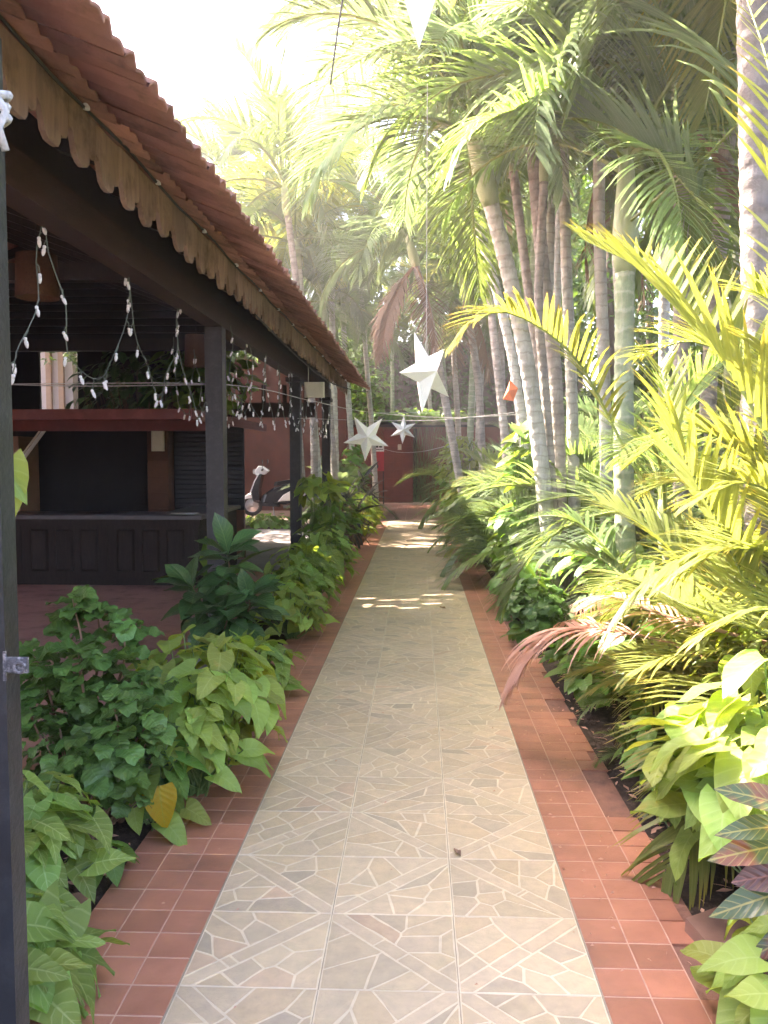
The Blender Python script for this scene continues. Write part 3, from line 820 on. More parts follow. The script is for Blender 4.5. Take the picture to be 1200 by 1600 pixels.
# ------------------------------------------------------------------ stars, wires, lights
def star_mesh(R0, r0, d, n=5, name='star_body'):
    b = MB()
    for i in range(2 * n):
        a = -PI / 2 + PI * i / n
        r = R0 if i % 2 == 0 else r0
        b.v.append((r * math.cos(a), 0, r * math.sin(a)))
    b.v += [(0, -d, 0), (0, d, 0)]
    for i in range(2 * n):
        j = (i + 1) % (2 * n)
        b.f += [(i, j, 2 * n), (j, i, 2 * n + 1)]
    return b.mesh(name, M['star'])
def star(label, loc, R0, rot, cord, n=5, r=0.4, d=0.16):
    t = thing('paper_star', label, 'star', loc, 'paper star lanterns over the path')
    o = inst('star_body', star_mesh(R0, R0 * r, R0 * d * 2, n), t); o.rotation_euler = rot
    MB().tube([(0, 0, R0 * 0.3), (0, 0, cord)], 0.0022, 5).build('cord', M['wire_pale'], t)
star('white paper star hanging lower left, over the left path edge', (-0.605, 10.0, 1.735), 0.285, (0, R(4), R(12)), 0.30)
star('large white paper star turned sideways in front of the palm trunks', (0.055, 5.8, 2.075), 0.285, (R(-4), R(14), R(50)), 1.9)
star('small grey paper star farthest along the path before the end wall', (-0.315, 18.0, 2.07), 0.30, (0, R(3), R(8)), 0.36, 6)
star('nearest paper star at the top edge, only its lower point showing', (0.0, 3.3, 3.36), 0.32, (0, R(0), R(20)), 2.2)
def wire(label, pts, rad, mat, name='wire', seg=24):
    t = MB().tube(bez(pts, seg), rad, 5).build(name, mat)
    return tag(t, label, 'wire')
wire('pale wire from the first pavilion post across the path carrying the lower star', [(-3.47, 7.2, 2.13), (-1.66, 7.2, 2.12), (-1.1, 8.6, 2.075), (-0.6, 10.0, 2.03), (0.35, 10.6, 1.99), (1.4, 11, 2.05)], 0.004, M['wire_pale'])
wire('second pale wire lower down from the middle post over the path', [(-1.62, 11.4, 2.02), (-0.6, 11.4, 1.99), (0.3, 11.5, 2.0), (1.3, 11.6, 2.1)], 0.004, M['wire_pale'])
wire('drooping pale wire in front of the end wall under the smallest star', [(-1.2, 18.0, 2.46), (-0.9, 18, 2.43), (-0.315, 18.0, 2.43), (0.4, 18, 2.43), (1.2, 18, 2.55)], 0.004, M['wire_pale'])
wire('slack pale wire hanging across the dark red end wall', [(-1.0, 24.0, 1.72), (-0.5, 24.0, 1.62), (0.2, 24.0, 1.66), (1.0, 24.0, 1.86)], 0.008, M['wire_pale'])
wire('dark beaded cord hanging from the top among the palm fronds', [(-0.50, 6.2, 5.6), (-0.53, 6.2, 4.85), (-0.58, 6.2, 4.5), (-0.63, 6.2, 4.15)], 0.007, M['wire_dark'])
wire('pale cable looping along the far end of the tiled eave', [(-1.28, 6.7, 2.62), (-1.2, 8.5, 2.50), (-1.15, 11, 2.47), (-1.0, 13.5, 2.55), (-0.92, 15.5, 2.68)], 0.008, M['wire_dark'])
jb = thing('junction_box', 'cream plastic junction box hanging by the third pavilion post', 'junction box', (-1.36, 11.2, 2.28))
MB().cbox(-0.13, 0.13, -0.10, 0.10, 0, 0.08, 0.012).xform(Matrix.Translation((0, 0, 0.1)) @ Matrix.Rotation(PI / 2, 4, 'X')).build('box', M['cream'], jb)
MB().tube([(-0.08, -0.03, 0.19), (-0.08, -0.03, 0.42)], 0.006, 5).build('lead', M['wire_pale'], jb)

bulb_m = MB().lathe([(0.0, -0.052), (0.007, -0.046), (0.0125, -0.03), (0.0135, -0.012), (0.008, 0.0), (0.012, 0.002), (0.012, 0.014), (0.004, 0.02), (0.0, 0.02)], 8).mesh('bulb', M['bulb'], True)
rl = random.Random(77)
def fairy(label, X, peaks, zt, zv, per):
    t = thing('fairy_light_string', label, 'string lights', (X, peaks[0], zt), 'fairy light strings under the pavilion roof')
    pts, n = [], len(peaks)
    for i, y in enumerate(peaks):
        pts.append((rl.uniform(-0.02, 0.02), y - peaks[0], rl.uniform(-0.02, 0.02)))
        if i < n - 1:
            y2 = peaks[i + 1]; w = y2 - y
            zz = zv - zt + rl.uniform(-0.08, 0.05)
            for f, q in ((0.05, 0.24), (0.14, 0.58), (0.24, 0.84), (0.38, 1.0), (0.60, 1.0), (0.74, 0.84), (0.86, 0.56), (0.95, 0.23)):
                pts.append((rl.uniform(-0.03, 0.03), y - peaks[0] + w * f + rl.uniform(-0.02, 0.02), zz * q + rl.uniform(-0.025, 0.025)))
    c = bez(pts, len(pts) * 3)
    mb = MB(); mb.tube(c, 0.0032, 4)
    tot = per * (n - 1)
    for k in range(tot):
        p = c[min(len(c) - 1, int((k + 0.5) / tot * (len(c) - 1)))]
        a = rl.uniform(0, 2 * PI)
        e = p + Vector((0.012 * math.cos(a), 0.02 * math.sin(a), -rl.uniform(0.02, 0.05)))
        mb.tube([p, (p + e) / 2 + Vector((0.006, 0, 0.004)), e], 0.003, 4)
        inst('bulb', bulb_m, t, Matrix.Translation(e - Vector((0, 0, 0.018))) @ Matrix.Rotation(rl.uniform(-0.4, 0.4), 4, 'X') @ Matrix.Rotation(rl.uniform(-0.4, 0.4), 4, 'Y') @ Matrix.Diagonal((0.75, 0.75, 0.72, 1)))
    mb.build('wire', M['wire_green'], t)
fairy('zigzag string of white bulbs along the front beam, from gate to first post', -1.72, [2.9, 3.93, 5.04, 6.10, 7.2], 2.62, 1.93, 13)
fairy('zigzag string of white bulbs along the front beam beyond the first post', -1.60, [7.2, 8.0, 8.9, 9.8, 10.7, 11.6], 2.60, 1.98, 11)
fairy('zigzag string of white bulbs nearest the far end of the roof', -1.62, [11.6, 12.6, 13.6, 14.5, 15.3], 2.58, 1.95, 10)
fairy('loose inner string of white bulbs above the bar canopy', -2.15, [7.4, 8.2, 9.1, 10.0, 11.0], 2.55, 2.0, 9)
wire('straight pale wire strung inside the pavilion just above the bar canopy', [(-4.9, 7.6, 2.22), (-3.2, 7.4, 2.13), (-1.7, 7.2, 2.12)], 0.005, M['wire_pale'])
ol = thing('orange_paper_lantern', 'folded orange paper lantern piece beside the leaning palm trunk', 'lantern', (0.86, 8.0, 2.12))
bm = MB(); bm.v = [(-0.07, 0, -0.08), (0.02, -0.05, -0.10), (0.07, 0, 0.02), (0.0, 0.04, 0.10), (-0.02, -0.04, 0.0), (0.03, 0.04, -0.06)]; bm.f = [(0, 1, 4), (1, 2, 4), (2, 3, 4), (3, 0, 4), (1, 0, 5), (2, 1, 5), (3, 2, 5), (0, 3, 5)]
bm.build('paper', M['orange'], ol)
MB().tube([(0, 0, 0.09), (0.02, 0.02, 0.5)], 0.003, 4).build('cord', M['wire_pale'], ol)

# ------------------------------------------------------------------ gate post
gt = thing('gate_post', 'black painted metal gate post with worn latch at the left edge', 'gate post', (-0.868, 1.7, 0))
MB().cbox(-0.03, 0.03, -0.03, 0.03, -0.08, 2.35, 0.004).build('post', M['gate'], gt)
MB().box(-0.5, -0.031, -0.02, 0.02, 0.98, 1.02).build('gate_rail', M['gate'], gt)
lt = MB().cbox(-0.022, 0.022, -0.016, 0.016, 0, 0.012, 0.003).xform(Matrix.Translation((0.052, -0.02, 1.085)) @ Matrix.Rotation(PI / 2, 4, 'X')).build('latch', M['rust'], gt)
for i in range(10):
    a = 2 * PI * i / 10
ring = MB(); ring.tube([(0.062 + 0.011 * math.cos(a), -0.036, 1.083 + 0.011 * math.sin(a)) for a in [2 * PI * i / 12 for i in range(13)]], 0.0035, 6); ring.build('latch_ring', M['rust'], lt)
MB().tube([(0.030, -0.034, 1.055), (0.031, -0.034, 1.115)], 0.004, 6).build('hinge_pin', M['rust'], gt)
rp = thing('rope_knot', 'white rope knotted round the gate post near its top', 'rope', (-0.870, 1.7, 2.18))
for zz, rr in ((0.0, 0.05), (0.022, 0.048), (0.045, 0.052)):
    MB().tube([(rr * math.cos(a), rr * math.sin(a), zz + 0.01 * math.sin(2 * a)) for a in [2 * PI * i / 14 for i in range(15)]], 0.009, 6).build('coil', M['rope'], rp, True)
MB().tube([(0.045, -0.02, 0.03), (0.065, -0.03, 0.0), (0.05, -0.03, -0.03), (0.058, -0.02, -0.07)], 0.008, 6).build('loose_end', M['rope'], rp, True)

# ------------------------------------------------------------------ scooter
sc = thing('scooter', 'black and white motor scooter parked against the terracotta wall', 'scooter', (-3.55, 21.4, 0.0), rz=PI)
sc.scale = (1.08, 1.08, 1.08)
def wheel(x):
    w = MB(); prof = []
    for i in range(9):
        a = 2 * PI * i / 8
        prof.append((0.205 + 0.045 * math.cos(a), 0.045 * math.sin(a)))
    w.lathe(prof, 24)
    Mx = Matrix.Translation((x, 0, 0.245)) @ Matrix.Rotation(PI / 2, 4, 'X')
    t = w.xform(Mx).build('wheel', M['rubber'], sc, True)
    MB().lathe([(0.0, -0.03), (0.05, -0.035), (0.17, -0.012), (0.17, 0.012), (0.05, 0.035), (0.0, 0.03)], 18).xform(Mx).build('rim', M['steel'], t)
wheel(0.62); wheel(-0.62)
def slab(poly, w, name, mat, inset_=0.03, par=None):
    """side-profile body panel with pulled-in edges so that it reads as rounded"""
    n = len(poly); b = MB()
    cx = sum(p[0] for p in poly) / n; cz = sum(p[1] for p in poly) / n
    for y, s in ((-w, 1 - inset_ * 6), (-w * 0.72, 1.0), (w * 0.72, 1.0), (w, 1 - inset_ * 6)):
        b.v += [(cx + (p[0] - cx) * s, y, cz + (p[1] - cz) * s) for p in poly]
    for r_ in range(3):
        for i in range(n):
            j = (i + 1) % n
            b.f.append((r_ * n + j, r_ * n + i, (r_ + 1) * n + i, (r_ + 1) * n + j))
    b.f.append(tuple(range(n))); b.f.append(tuple(3 * n + i for i in reversed(range(n))))
    return b.build(name, mat, par or sc, False)
slab([(0.86, 0.36), (0.80, 0.47), (0.64, 0.54), (0.50, 0.46), (0.46, 0.33), (0.60, 0.42), (0.75, 0.40)], 0.075, 'front_fender', M['scooter_white'])
slab([(0.56, 0.34), (0.62, 0.56), (0.52, 0.82), (0.42, 1.00), (0.34, 0.98), (0.42, 0.62), (0.40, 0.30)], 0.20, 'leg_shield', M['scooter_black'])
slab([(0.615, 0.50), (0.635, 0.56), (0.53, 0.83), (0.43, 1.005), (0.40, 1.0), (0.51, 0.8)], 0.205, 'shield_trim', M['scooter_white'])
slab([(0.44, 0.24), (0.44, 0.33), (0.05, 0.32), (-0.05, 0.22)], 0.19, 'floorboard', M['scooter_black'])
slab([(0.42, 0.28), (0.34, 0.50), (0.06, 0.68), (-0.30, 0.78), (-0.80, 0.80), (-0.88, 0.66), (-0.55, 0.40), (-0.2, 0.27)], 0.17, 'body', M['scooter_black'])
slab([(0.02, 0.33), (-0.12, 0.50), (-0.42, 0.66), (-0.84, 0.73), (-0.86, 0.60), (-0.52, 0.42), (-0.30, 0.35)], 0.20, 'rear_panel', M['scooter_white'])
slab([(0.08, 0.70), (0.06, 0.80), (-0.25, 0.86), (-0.72, 0.88), (-0.80, 0.80), (-0.30, 0.76)], 0.15, 'seat', M['rubber'])
slab([(0.50, 0.95), (0.54, 1.04), (0.44, 1.18), (0.34, 1.16), (0.20, 1.06), (0.30, 0.97)], 0.13, 'headlight_cowl', M['scooter_white'])
MB().tube([(0.52, -0.04, 1.04), (0.56, 0, 1.045)], 0.06, 10).build('headlight', M['steel'], sc)
MB().tube([(0.28, -0.36, 1.10), (0.34, -0.2, 1.08), (0.36, 0, 1.06), (0.34, 0.2, 1.08), (0.28, 0.36, 1.10)], 0.018, 8).build('handlebar', M['rubber'], sc)
for s in (-1, 1):
    MB().tube([(0.32, s * 0.26, 1.10), (0.30, s * 0.33, 1.25)], 0.007, 6).build('mirror_stalk', M['rubber'], sc)
    MB().lathe([(0, -0.01), (0.05, -0.008), (0.055, 0.0), (0.03, 0.015), (0, 0.018)], 12).xform(Matrix.Translation((0.30, s * 0.35, 1.28)) @ Matrix.Rotation(PI / 2, 4, 'Y')).build('mirror', M['rubber'], sc)
MB().tube([(0.60, 0.06, 0.25), (0.50, 0.06, 0.6)], 0.025, 8).build('fork', M['steel'], sc)
MB().tube([(-0.1, -0.14, 0.20), (-0.5, -0.16, 0.24), (-0.85, -0.17, 0.33)], [0.03, 0.045, 0.05], 10).build('exhaust', M['steel'], sc)
MB().tube([(-0.55, -0.15, 0.83), (-0.85, -0.12, 0.9), (-0.95, 0, 0.9), (-0.85, 0.12, 0.9), (-0.55, 0.15, 0.83)], 0.012, 6).build('grab_rail', M['steel'], sc)
MB().tube([(0.1, 0.1, 0.22), (0.05, 0.25, 0.0)], 0.012, 6).build('side_stand', M['steel'], sc)

# ------------------------------------------------------------------ leaves and plants
def leaf_mesh(name, mat, wfun, lobe=0.0, fold=0.15, droop=0.25, wave=0.0, nt_=7, seed=0, twist=0.0):
    r = random.Random(seed)
    b = MB(); b.uv = []
    us = (-1, -0.5, 0, 0.5, 1)
    ph = r.uniform(0, 6)
    for i in range(nt_):
        t = i / (nt_ - 1)
        w = max(wfun(t), 0.004)
        for u in us:
            x = u * w
            y = t - lobe * (abs(u) ** 1.4) * (1 - t) ** 2
            z = fold * abs(x) - droop * t * t + wave * math.sin(ph + 9 * t + (2 if u < 0 else 0)) * abs(u) * (0.4 + 0.6 * t) + twist * u * t * 0.1
            b.v.append((x, y, z)); b.uv.append((0.5 + u * 0.5 * min(1, w / 0.25 + 0.2), t))
    for i in range(nt_ - 1):
        for k in range(4):
            a = i * 5 + k
            b.f.append((a, a + 1, a + 6, a + 5))
    return b.mesh(name, mat, True)
def w_heart(t): return 0.40 * (math.sin(PI * min(1, (t + 0.13) / 1.13) ** 0.62)) ** 0.9 if t < 1 else 0
def w_arrow(t): return 0.41 * max(0, math.sin(PI * min(1, (t + 0.12) / 1.12) ** 0.60)) ** 1.0
def w_round(t): return 0.52 * math.sqrt(max(0.0, 1 - (2 * (0.07 + 0.91 * t) - 1) ** 2)) * (1 + 0.10 * math.cos(t * 20))
def w_ell(t): return 0.235 * max(0, math.sin(PI * t ** 0.9)) ** 0.9
def w_obov(t): return 0.26 * max(0, math.sin(PI * t ** 1.45)) ** 0.85
def w_strap(t): return 0.07 * max(0, math.sin(PI * (0.06 + 0.94 * t) ** 0.7)) ** 0.7
LF = {}
def fam(key, name, mat, wf, n=4, **kw):
    LF[key] = []
    for s in range(n):
        k2 = dict(kw); rr = random.Random(hash_(key) + s)
        k2['droop'] = kw.get('droop', 0.25) * rr.uniform(0.5, 1.6)
        k2['fold'] = kw.get('fold', 0.15) * rr.uniform(0.3, 1.5)
        LF[key].append(leaf_mesh(name, M[mat], wf, seed=s + 3, **k2))
def hash_(s): return sum((i + 1) * ord(c) for i, c in enumerate(s))
fam('lime', 'leaf', 'lime', w_heart, n=6, nt_=9, lobe=0.24, fold=0.25, droop=0.30, wave=0.07)
fam('arrow', 'leaf', 'arrow', w_arrow, n=6, nt_=9, lobe=0.36, fold=0.22, droop=0.28, wave=0.06)
fam('mid', 'leaf', 'mid', w_heart, lobe=0.15, fold=0.2, droop=0.25, wave=0.02)
fam('dark', 'leaf', 'dark', w_round, n=6, lobe=0.16, fold=0.12, droop=0.22, wave=0.16, nt_=9)
fam('glossy', 'leaf', 'glossy', w_obov, fold=0.25, droop=0.28, wave=0.04)
fam('ell', 'leaf', 'mid', w_ell, fold=0.2, droop=0.3, wave=0.02)
fam('gold', 'leaf', 'tree_sun_tint', w_ell, fold=0.2, droop=0.3, wave=0.02)
fam('yellow', 'leaf', 'yellow', w_heart, n=2, lobe=0.05, fold=0.3, droop=0.3, wave=0.04)
fam('croton', 'leaf', 'croton', lambda t: 0.68 * w_ell(t), fold=0.25, droop=0.18, wave=0.05)
fam('croton_red', 'leaf', 'croton_red', w_ell, n=2, fold=0.25, droop=0.18, wave=0.05)
fam('purple', 'leaf', 'purple', w_strap, fold=0.2, droop=0.45)
fam('fern', 'leaf', 'fern', w_strap, fold=0.2, droop=0.45)

def plant(name, label, cat, base, blobs, seed, stemmat='stem', group=None, up=0.5, tipdown=0.30, towards=(0, -0.35, 0), stem_r=0.004, extra=()):
    """blobs: (cx,cy,cz, rx,ry,rz, n, leaf key, size0, size1) relative to base; leaves sit on the shell of each blob, stalks run to the base"""
    r = random.Random(seed)
    t = thing(name, label, cat, base, group)
    sm = MB()
    for (cx, cy, cz, rx, ry, rz, n, key, s0, s1) in blobs:
        for i in range(n):
            while True:
                d = Vector((r.gauss(0, 1), r.gauss(0, 1), r.gauss(0, 1)))
                if d.length > 0.1: break
            d.normalize()
            if d.z < -0.35: d.z *= -0.6
            d += Vector(towards) * r.random() * 0.6
            d.normalize()
            q = r.uniform(0.62, 1.0) if r.random() < 0.72 else r.uniform(0.25, 0.7)
            p = Vector((cx + d.x * rx * q, cy + d.y * ry * q, max(0.02, cz + d.z * rz * q)))
            out = Vector((d.x, d.y, 0)) + Vector((r.uniform(-.9, .9), r.uniform(-.9, .9), 0)) + Vector(towards) * 0.5
            if out.length < 0.05: out = Vector((0.3, -0.4, 0))
            out.normalize()
            ydir = out + Vector((0, 0, -tipdown + r.uniform(-0.5, 0.5)))
            nrm = Vector((d.x, d.y, d.z)) * (1 - up) + Vector((r.uniform(-.25, .25), r.uniform(-.25, .25), up + 0.15))
            s = r.uniform(s0, s1)
            inst('leaf', LF[key][r.randrange(len(LF[key]))], t, frame(p, ydir, nrm, s))
            b0 = Vector((cx * 0.75 + r.uniform(-0.4, 0.4) * rx * 0.5, cy * 0.75 + r.uniform(-0.4, 0.4) * ry * 0.5, 0.0))
            mid = (b0 + p) / 2 + Vector((d.x * rx * 0.12, d.y * ry * 0.12, 0.10 * p.z))
            if i % 2 == 0 or n < 80:
                sm.tube([b0, mid, p], [stem_r * 1.2, stem_r, stem_r * 0.7], 4, False)
    for (key, p, yd, nr, s) in extra:
        o = inst('leaf', LF[key][r.randrange(len(LF[key]))], t, frame(p, yd, nr, s))
        sm.tube([(p[0] * 0.5, p[1] * 0.5, 0), (p[0] * 0.8, p[1] * 0.8, p[2] * 0.6), p], stem_r, 4, False)
    sm.build('stems', M[stemmat], t)
    return t

def shrub(name, label, cat, base, stems, seed, key, s0, s1, per, stemmat='twig', whorl=False, group=None, bushy=0.09):
    """woody stems (end points relative to base) that carry leaves along their upper part"""
    r = random.Random(seed)
    t = thing(name, label, cat, base, group)
    for (x, y, z) in stems:
        tipn = 0 if whorl else max(4, per // 5)
        kx, ky = r.uniform(-0.08, 0.08), r.uniform(-0.08, 0.08)
        c = bez([(x * 0.12, y * 0.12, -0.02), (x * 0.35 + kx, y * 0.35 + ky, z * 0.4), (x * 0.8 - kx * 0.5, y * 0.8, z * 0.75), (x, y, z)], 12)
        MB().tube(c, [0.011 * (1 - 0.75 * i / 12) for i in range(13)], 6).build('stem', M[stemmat], t)
        for i in range(per):
            if whorl:
                f = 1 - (i / per) ** 1.5 * 0.72
                a = i * 2.39996 + r.uniform(-0.3, 0.3)
                el = 0.95 - 1.75 * (i / per) + r.uniform(-0.2, 0.2)
            else:
                f = r.uniform(0.25, 1.0) if i >= tipn else r.uniform(0.92, 1.0); a = r.uniform(0, 2 * PI); el = r.uniform(-0.5, 0.6)
            p = c[int(f * 12)]
            od = Vector((math.cos(a), math.sin(a), 0))
            off = od * (0.01 if whorl else r.uniform(0.0, 0.035) if i < tipn else r.uniform(0.02, bushy)) + Vector((0, 0, 0 if whorl else r.uniform(0.0, 0.07) if i < tipn else r.uniform(-0.03, 0.05)))
            yd = od * math.cos(el) + Vector((0, 0, math.sin(el)))
            inst('leaf', LF[key][r.randrange(len(LF[key]))], t, frame(p + off, yd, Vector((0, 0, 1)) + od * 0.3 + Vector((r.uniform(-.3, .3), r.uniform(-.3, .3) - 0.25, 0)), r.uniform(s0, s1)))
    return t

# --- left bed, near to far
plant('arrowhead_plant', 'arrowhead plant lowest at left beside the gate post foot, big pale green leaves', 'plant', (-1.13, 2.14, 0), [(0, 0, 0.14, 0.22, 0.24, 0.26, 60, 'arrow', 0.12, 0.19)], 1, towards=(0.3, -0.3, 0))
plant('arrowhead_plant', 'arrowhead plant between gate post and bare soil patch, medium pale leaves', 'plant', (-1.33, 2.62, 0), [(0, 0, 0.22, 0.28, 0.34, 0.28, 100, 'arrow', 0.10, 0.17)], 2, towards=(0.2, -0.3, 0))
plant('arrowhead_plant', 'small dark seedling on bare soil beside the red tile border', 'plant', (-1.12, 2.93, 0), [(0, 0, 0.07, 0.06, 0.08, 0.07, 6, 'mid', 0.10, 0.13)], 3)
shrub('crinkle_leaf_shrub', 'bushy shrub of small dark round crinkled leaves on brown stems', 'shrub', (-1.38, 3.5, 0),
      [(-0.10, 0.05, 0.90), (-0.24, -0.08, 0.68), (0.10, 0.1, 0.80), (-0.05, 0.2, 0.84), (-0.18, -0.2, 0.5), (-0.02, -0.1, 0.72)], 4, 'dark', 0.05, 0.105, 50, bushy=0.12)
shrub('crinkle_leaf_shrub', 'shorter crinkled shrub half merged with the lime heap', 'shrub', (-1.26, 3.38, 0),
      [(0.05, -0.1, 0.52), (0.18, -0.05, 0.44), (0.04, -0.2, 0.38), (0.10, 0.1, 0.56)], 45, 'dark', 0.05, 0.11, 50, bushy=0.12)
plant('crinkle_leaf_shrub', 'lower sprawl of crinkled dark leaves at the foot of the bushy shrub', 'shrub', (-1.30, 3.25, 0), [(0, 0, 0.22, 0.30, 0.22, 0.26, 150, 'dark', 0.05, 0.10)], 44, stemmat='twig', towards=(0.2, -0.4, 0))
plant('sweet_potato_vine', 'large heap of lime green heart leaves spilling over the left border', 'plant', (-1.04, 4.0, 0), [(0, 0, 0.30, 0.35, 0.54, 0.38, 200, 'lime', 0.10, 0.18), (0.08, -0.42, 0.20, 0.22, 0.18, 0.24, 60, 'lime', 0.09, 0.15)], 5, towards=(0.45, -0.45, 0))
plant('broad_leaf_plant', 'broad dark green plant with one yellow leaf between crinkled shrub and lime heap', 'plant', (-1.13, 3.38, 0), [(0, 0, 0.2, 0.17, 0.16, 0.22, 20, 'mid', 0.12, 0.19)], 6,
      extra=[('yellow', (0.12, -0.17, 0.22), (0.15, -0.3, -0.85), (0.1, -1, 0.35), 0.17), ('lime', (0.0, -0.12, 0.12), (0.2, -0.5, -0.8), (0.0, -1, 0.5), 0.11), ('lime', (0.13, -0.14, 0.06), (0.5, -0.4, -0.1), (0.0, -0.3, 1), 0.14), ('lime', (0.18, -0.02, 0.07), (0.6, -0.2, -0.2), (0.0, -0.4, 1), 0.13)])
shrub('rubber_plant', 'dark glossy plant with large paddle leaves in whorls in front of the bar', 'shrub', (-1.40, 6.15, 0),
      [(0.0, 0.0, 0.84), (-0.26, -0.05, 0.58), (0.18, -0.1, 0.52), (0.02, -0.20, 0.45)], 7, 'glossy', 0.19, 0.31, 34, whorl=True)
plant('arrowhead_plant', 'low rosette of round green leaves at the foot of the dark glossy plant', 'plant', (-1.05, 5.3, 0), [(0, 0, 0.14, 0.26, 0.42, 0.24, 90, 'arrow', 0.10, 0.17)], 8, towards=(0.3, -0.3, 0))
plant('pothos', 'heap of bright pothos leaves below the second pavilion post', 'plant', (-1.13, 8.2, 0), [(0, 0, 0.26, 0.35, 0.80, 0.42, 200, 'arrow', 0.10, 0.18)], 9, towards=(0.35, -0.35, 0))
plant('pothos', 'tall pothos climbing the middle post with big yellow-green leaves', 'plant', (-1.27, 10.6, 0), [(0.02, 0.1, 1.05, 0.25, 0.3, 0.36, 30, 'lime', 0.16, 0.26), (0.1, 0, 0.5, 0.32, 0.5, 0.45, 70, 'mid', 0.12, 0.19)], 10, towards=(0.3, -0.4, 0))
plant('leafy_shrub', 'mid green leafy shrub after the pothos, leaning over the left border', 'shrub', (-1.15, 12.4, 0), [(0, 0, 0.5, 0.34, 0.7, 0.5, 110, 'mid', 0.12, 0.19)], 11, stemmat='twig', towards=(0.35, -0.35, 0))
plant('leafy_shrub', 'farther leafy shrub with yellowish leaves before the path end on the left', 'shrub', (-1.10, 14.6, 0), [(0, 0, 0.5, 0.34, 0.8, 0.55, 60, 'mid', 0.12, 0.2), (0.15, -0.3, 0.3, 0.22, 0.5, 0.3, 40, 'lime', 0.10, 0.15)], 12, stemmat='twig', towards=(0.35, -0.35, 0))
plant('pothos', 'pale green leaf heap between the dark glossy plant and the pothos heap', 'plant', (-1.05, 7.0, 0), [(0, 0, 0.2, 0.28, 0.5, 0.3, 110, 'lime', 0.10, 0.17)], 19, towards=(0.35, -0.35, 0))
plant('pothos', 'bright leafy heap hugging the left border beyond the middle post', 'plant', (-1.08, 10.0, 0), [(0, 0, 0.28, 0.34, 0.7, 0.45, 120, 'arrow', 0.12, 0.2)], 16, towards=(0.35, -0.35, 0))
for i, (x, y, h, lab) in enumerate(((-1.15, 14.0, 0.85, 'dark strap-leaved cordyline among the leafy shrubs near the last post'), (-1.12, 17.2, 1.05, 'dark cordyline last in the left bed beside the poster board'))):
    shrub('cordyline', lab, 'plant', (x, y, 0), [(0, 0, h), (0.14, -0.12, h * 0.75), (-0.12, 0.12, h * 0.8)], 20 + i, 'purple', 0.32, 0.5, 20, whorl=True, group='cordylines in the left bed')
plant('leafy_shrub', 'yellow-green leaves low along the left border near the path end', 'shrub', (-1.05, 16.2, 0), [(0, 0, 0.35, 0.36, 1.0, 0.45, 120, 'lime', 0.12, 0.2)], 17, towards=(0.35, -0.35, 0))
plant('leafy_shrub', 'green shrub crowding the right end of the forecourt', 'shrub', (1.08, 21.6, 0), [(0, 0, 0.8, 0.55, 0.8, 0.9, 150, 'mid', 0.2, 0.32)], 48, stemmat='twig', towards=(-0.35, -0.35, 0))
plant('leafy_shrub', 'dark shrub closing the right side before the end wall', 'shrub', (1.5, 24.6, 0), [(0, 0, 0.75, 0.6, 0.9, 0.95, 190, 'ell', 0.24, 0.38)], 49, stemmat='twig', towards=(-0.35, -0.35, 0))
plant('leafy_shrub', 'green shrub closing the left side beside the poster board', 'shrub', (-1.75, 22.0, 0), [(0, 0, 0.9, 0.45, 0.9, 1.0, 130, 'mid', 0.2, 0.32)], 50, stemmat='twig', towards=(0.35, -0.35, 0))
plant('wall_creeper', 'green creeper hanging over the top of the end wall', 'plant', (0.3, 28.0, 0), [(-0.3, 0, 2.75, 2.2, 0.4, 0.4, 200, 'mid', 0.2, 0.34)], 18, towards=(0, -0.4, 0))
plant('ground_cover', 'low green ground cover patch in front of the scooter', 'plant', (-3.2, 18.3, 0), [(0, 0, 0.08, 1.1, 0.8, 0.2, 150, 'mid', 0.12, 0.2)], 13)
plant('ground_cover', 'lighter leafy patch along the far bed behind the last post', 'plant', (-1.3, 18.4, 0), [(0, 0, 0.3, 0.5, 0.8, 0.5, 90, 'lime', 0.14, 0.22)], 14)
shrub('bird_nest_fern', 'long upright green blades beside the bar corner', 'plant', (-2.15, 9.3, 0.05), [(0, 0, 0.12)], 15, 'ell', 0.55, 0.8, 9, whorl=True)
# single vine leaf hanging at the gate post
gv = thing('vine', 'bright green hanging leaf beside the gate post at bar height', 'plant', (-0.99, 1.98, -0.03))
MB().tube(bez([(-0.25, 0.1, 0), (-0.2, 0.08, 0.7), (-0.12, 0.03, 1.3), (-0.03, 0, 1.52), (0.0, 0, 1.525)], 20), 0.004, 5).build('stem', M['stem'], gv)
inst('leaf', leaf_mesh('leaf', M['lime'], w_heart, 0.2, 0.3, 0.2, 0.03), gv, frame((0.0, 0, 1.525), (0.06, -0.05, -1), (0.25, -0.9, 0.25), 0.16))
inst('leaf', leaf_mesh('leaf', M['lime'], w_heart, 0.2, 0.3, 0.5, 0.03), gv, frame((-0.005, 0, 1.515), (0.75, -0.2, -0.55), (0.5, -0.6, 0.5), 0.10))

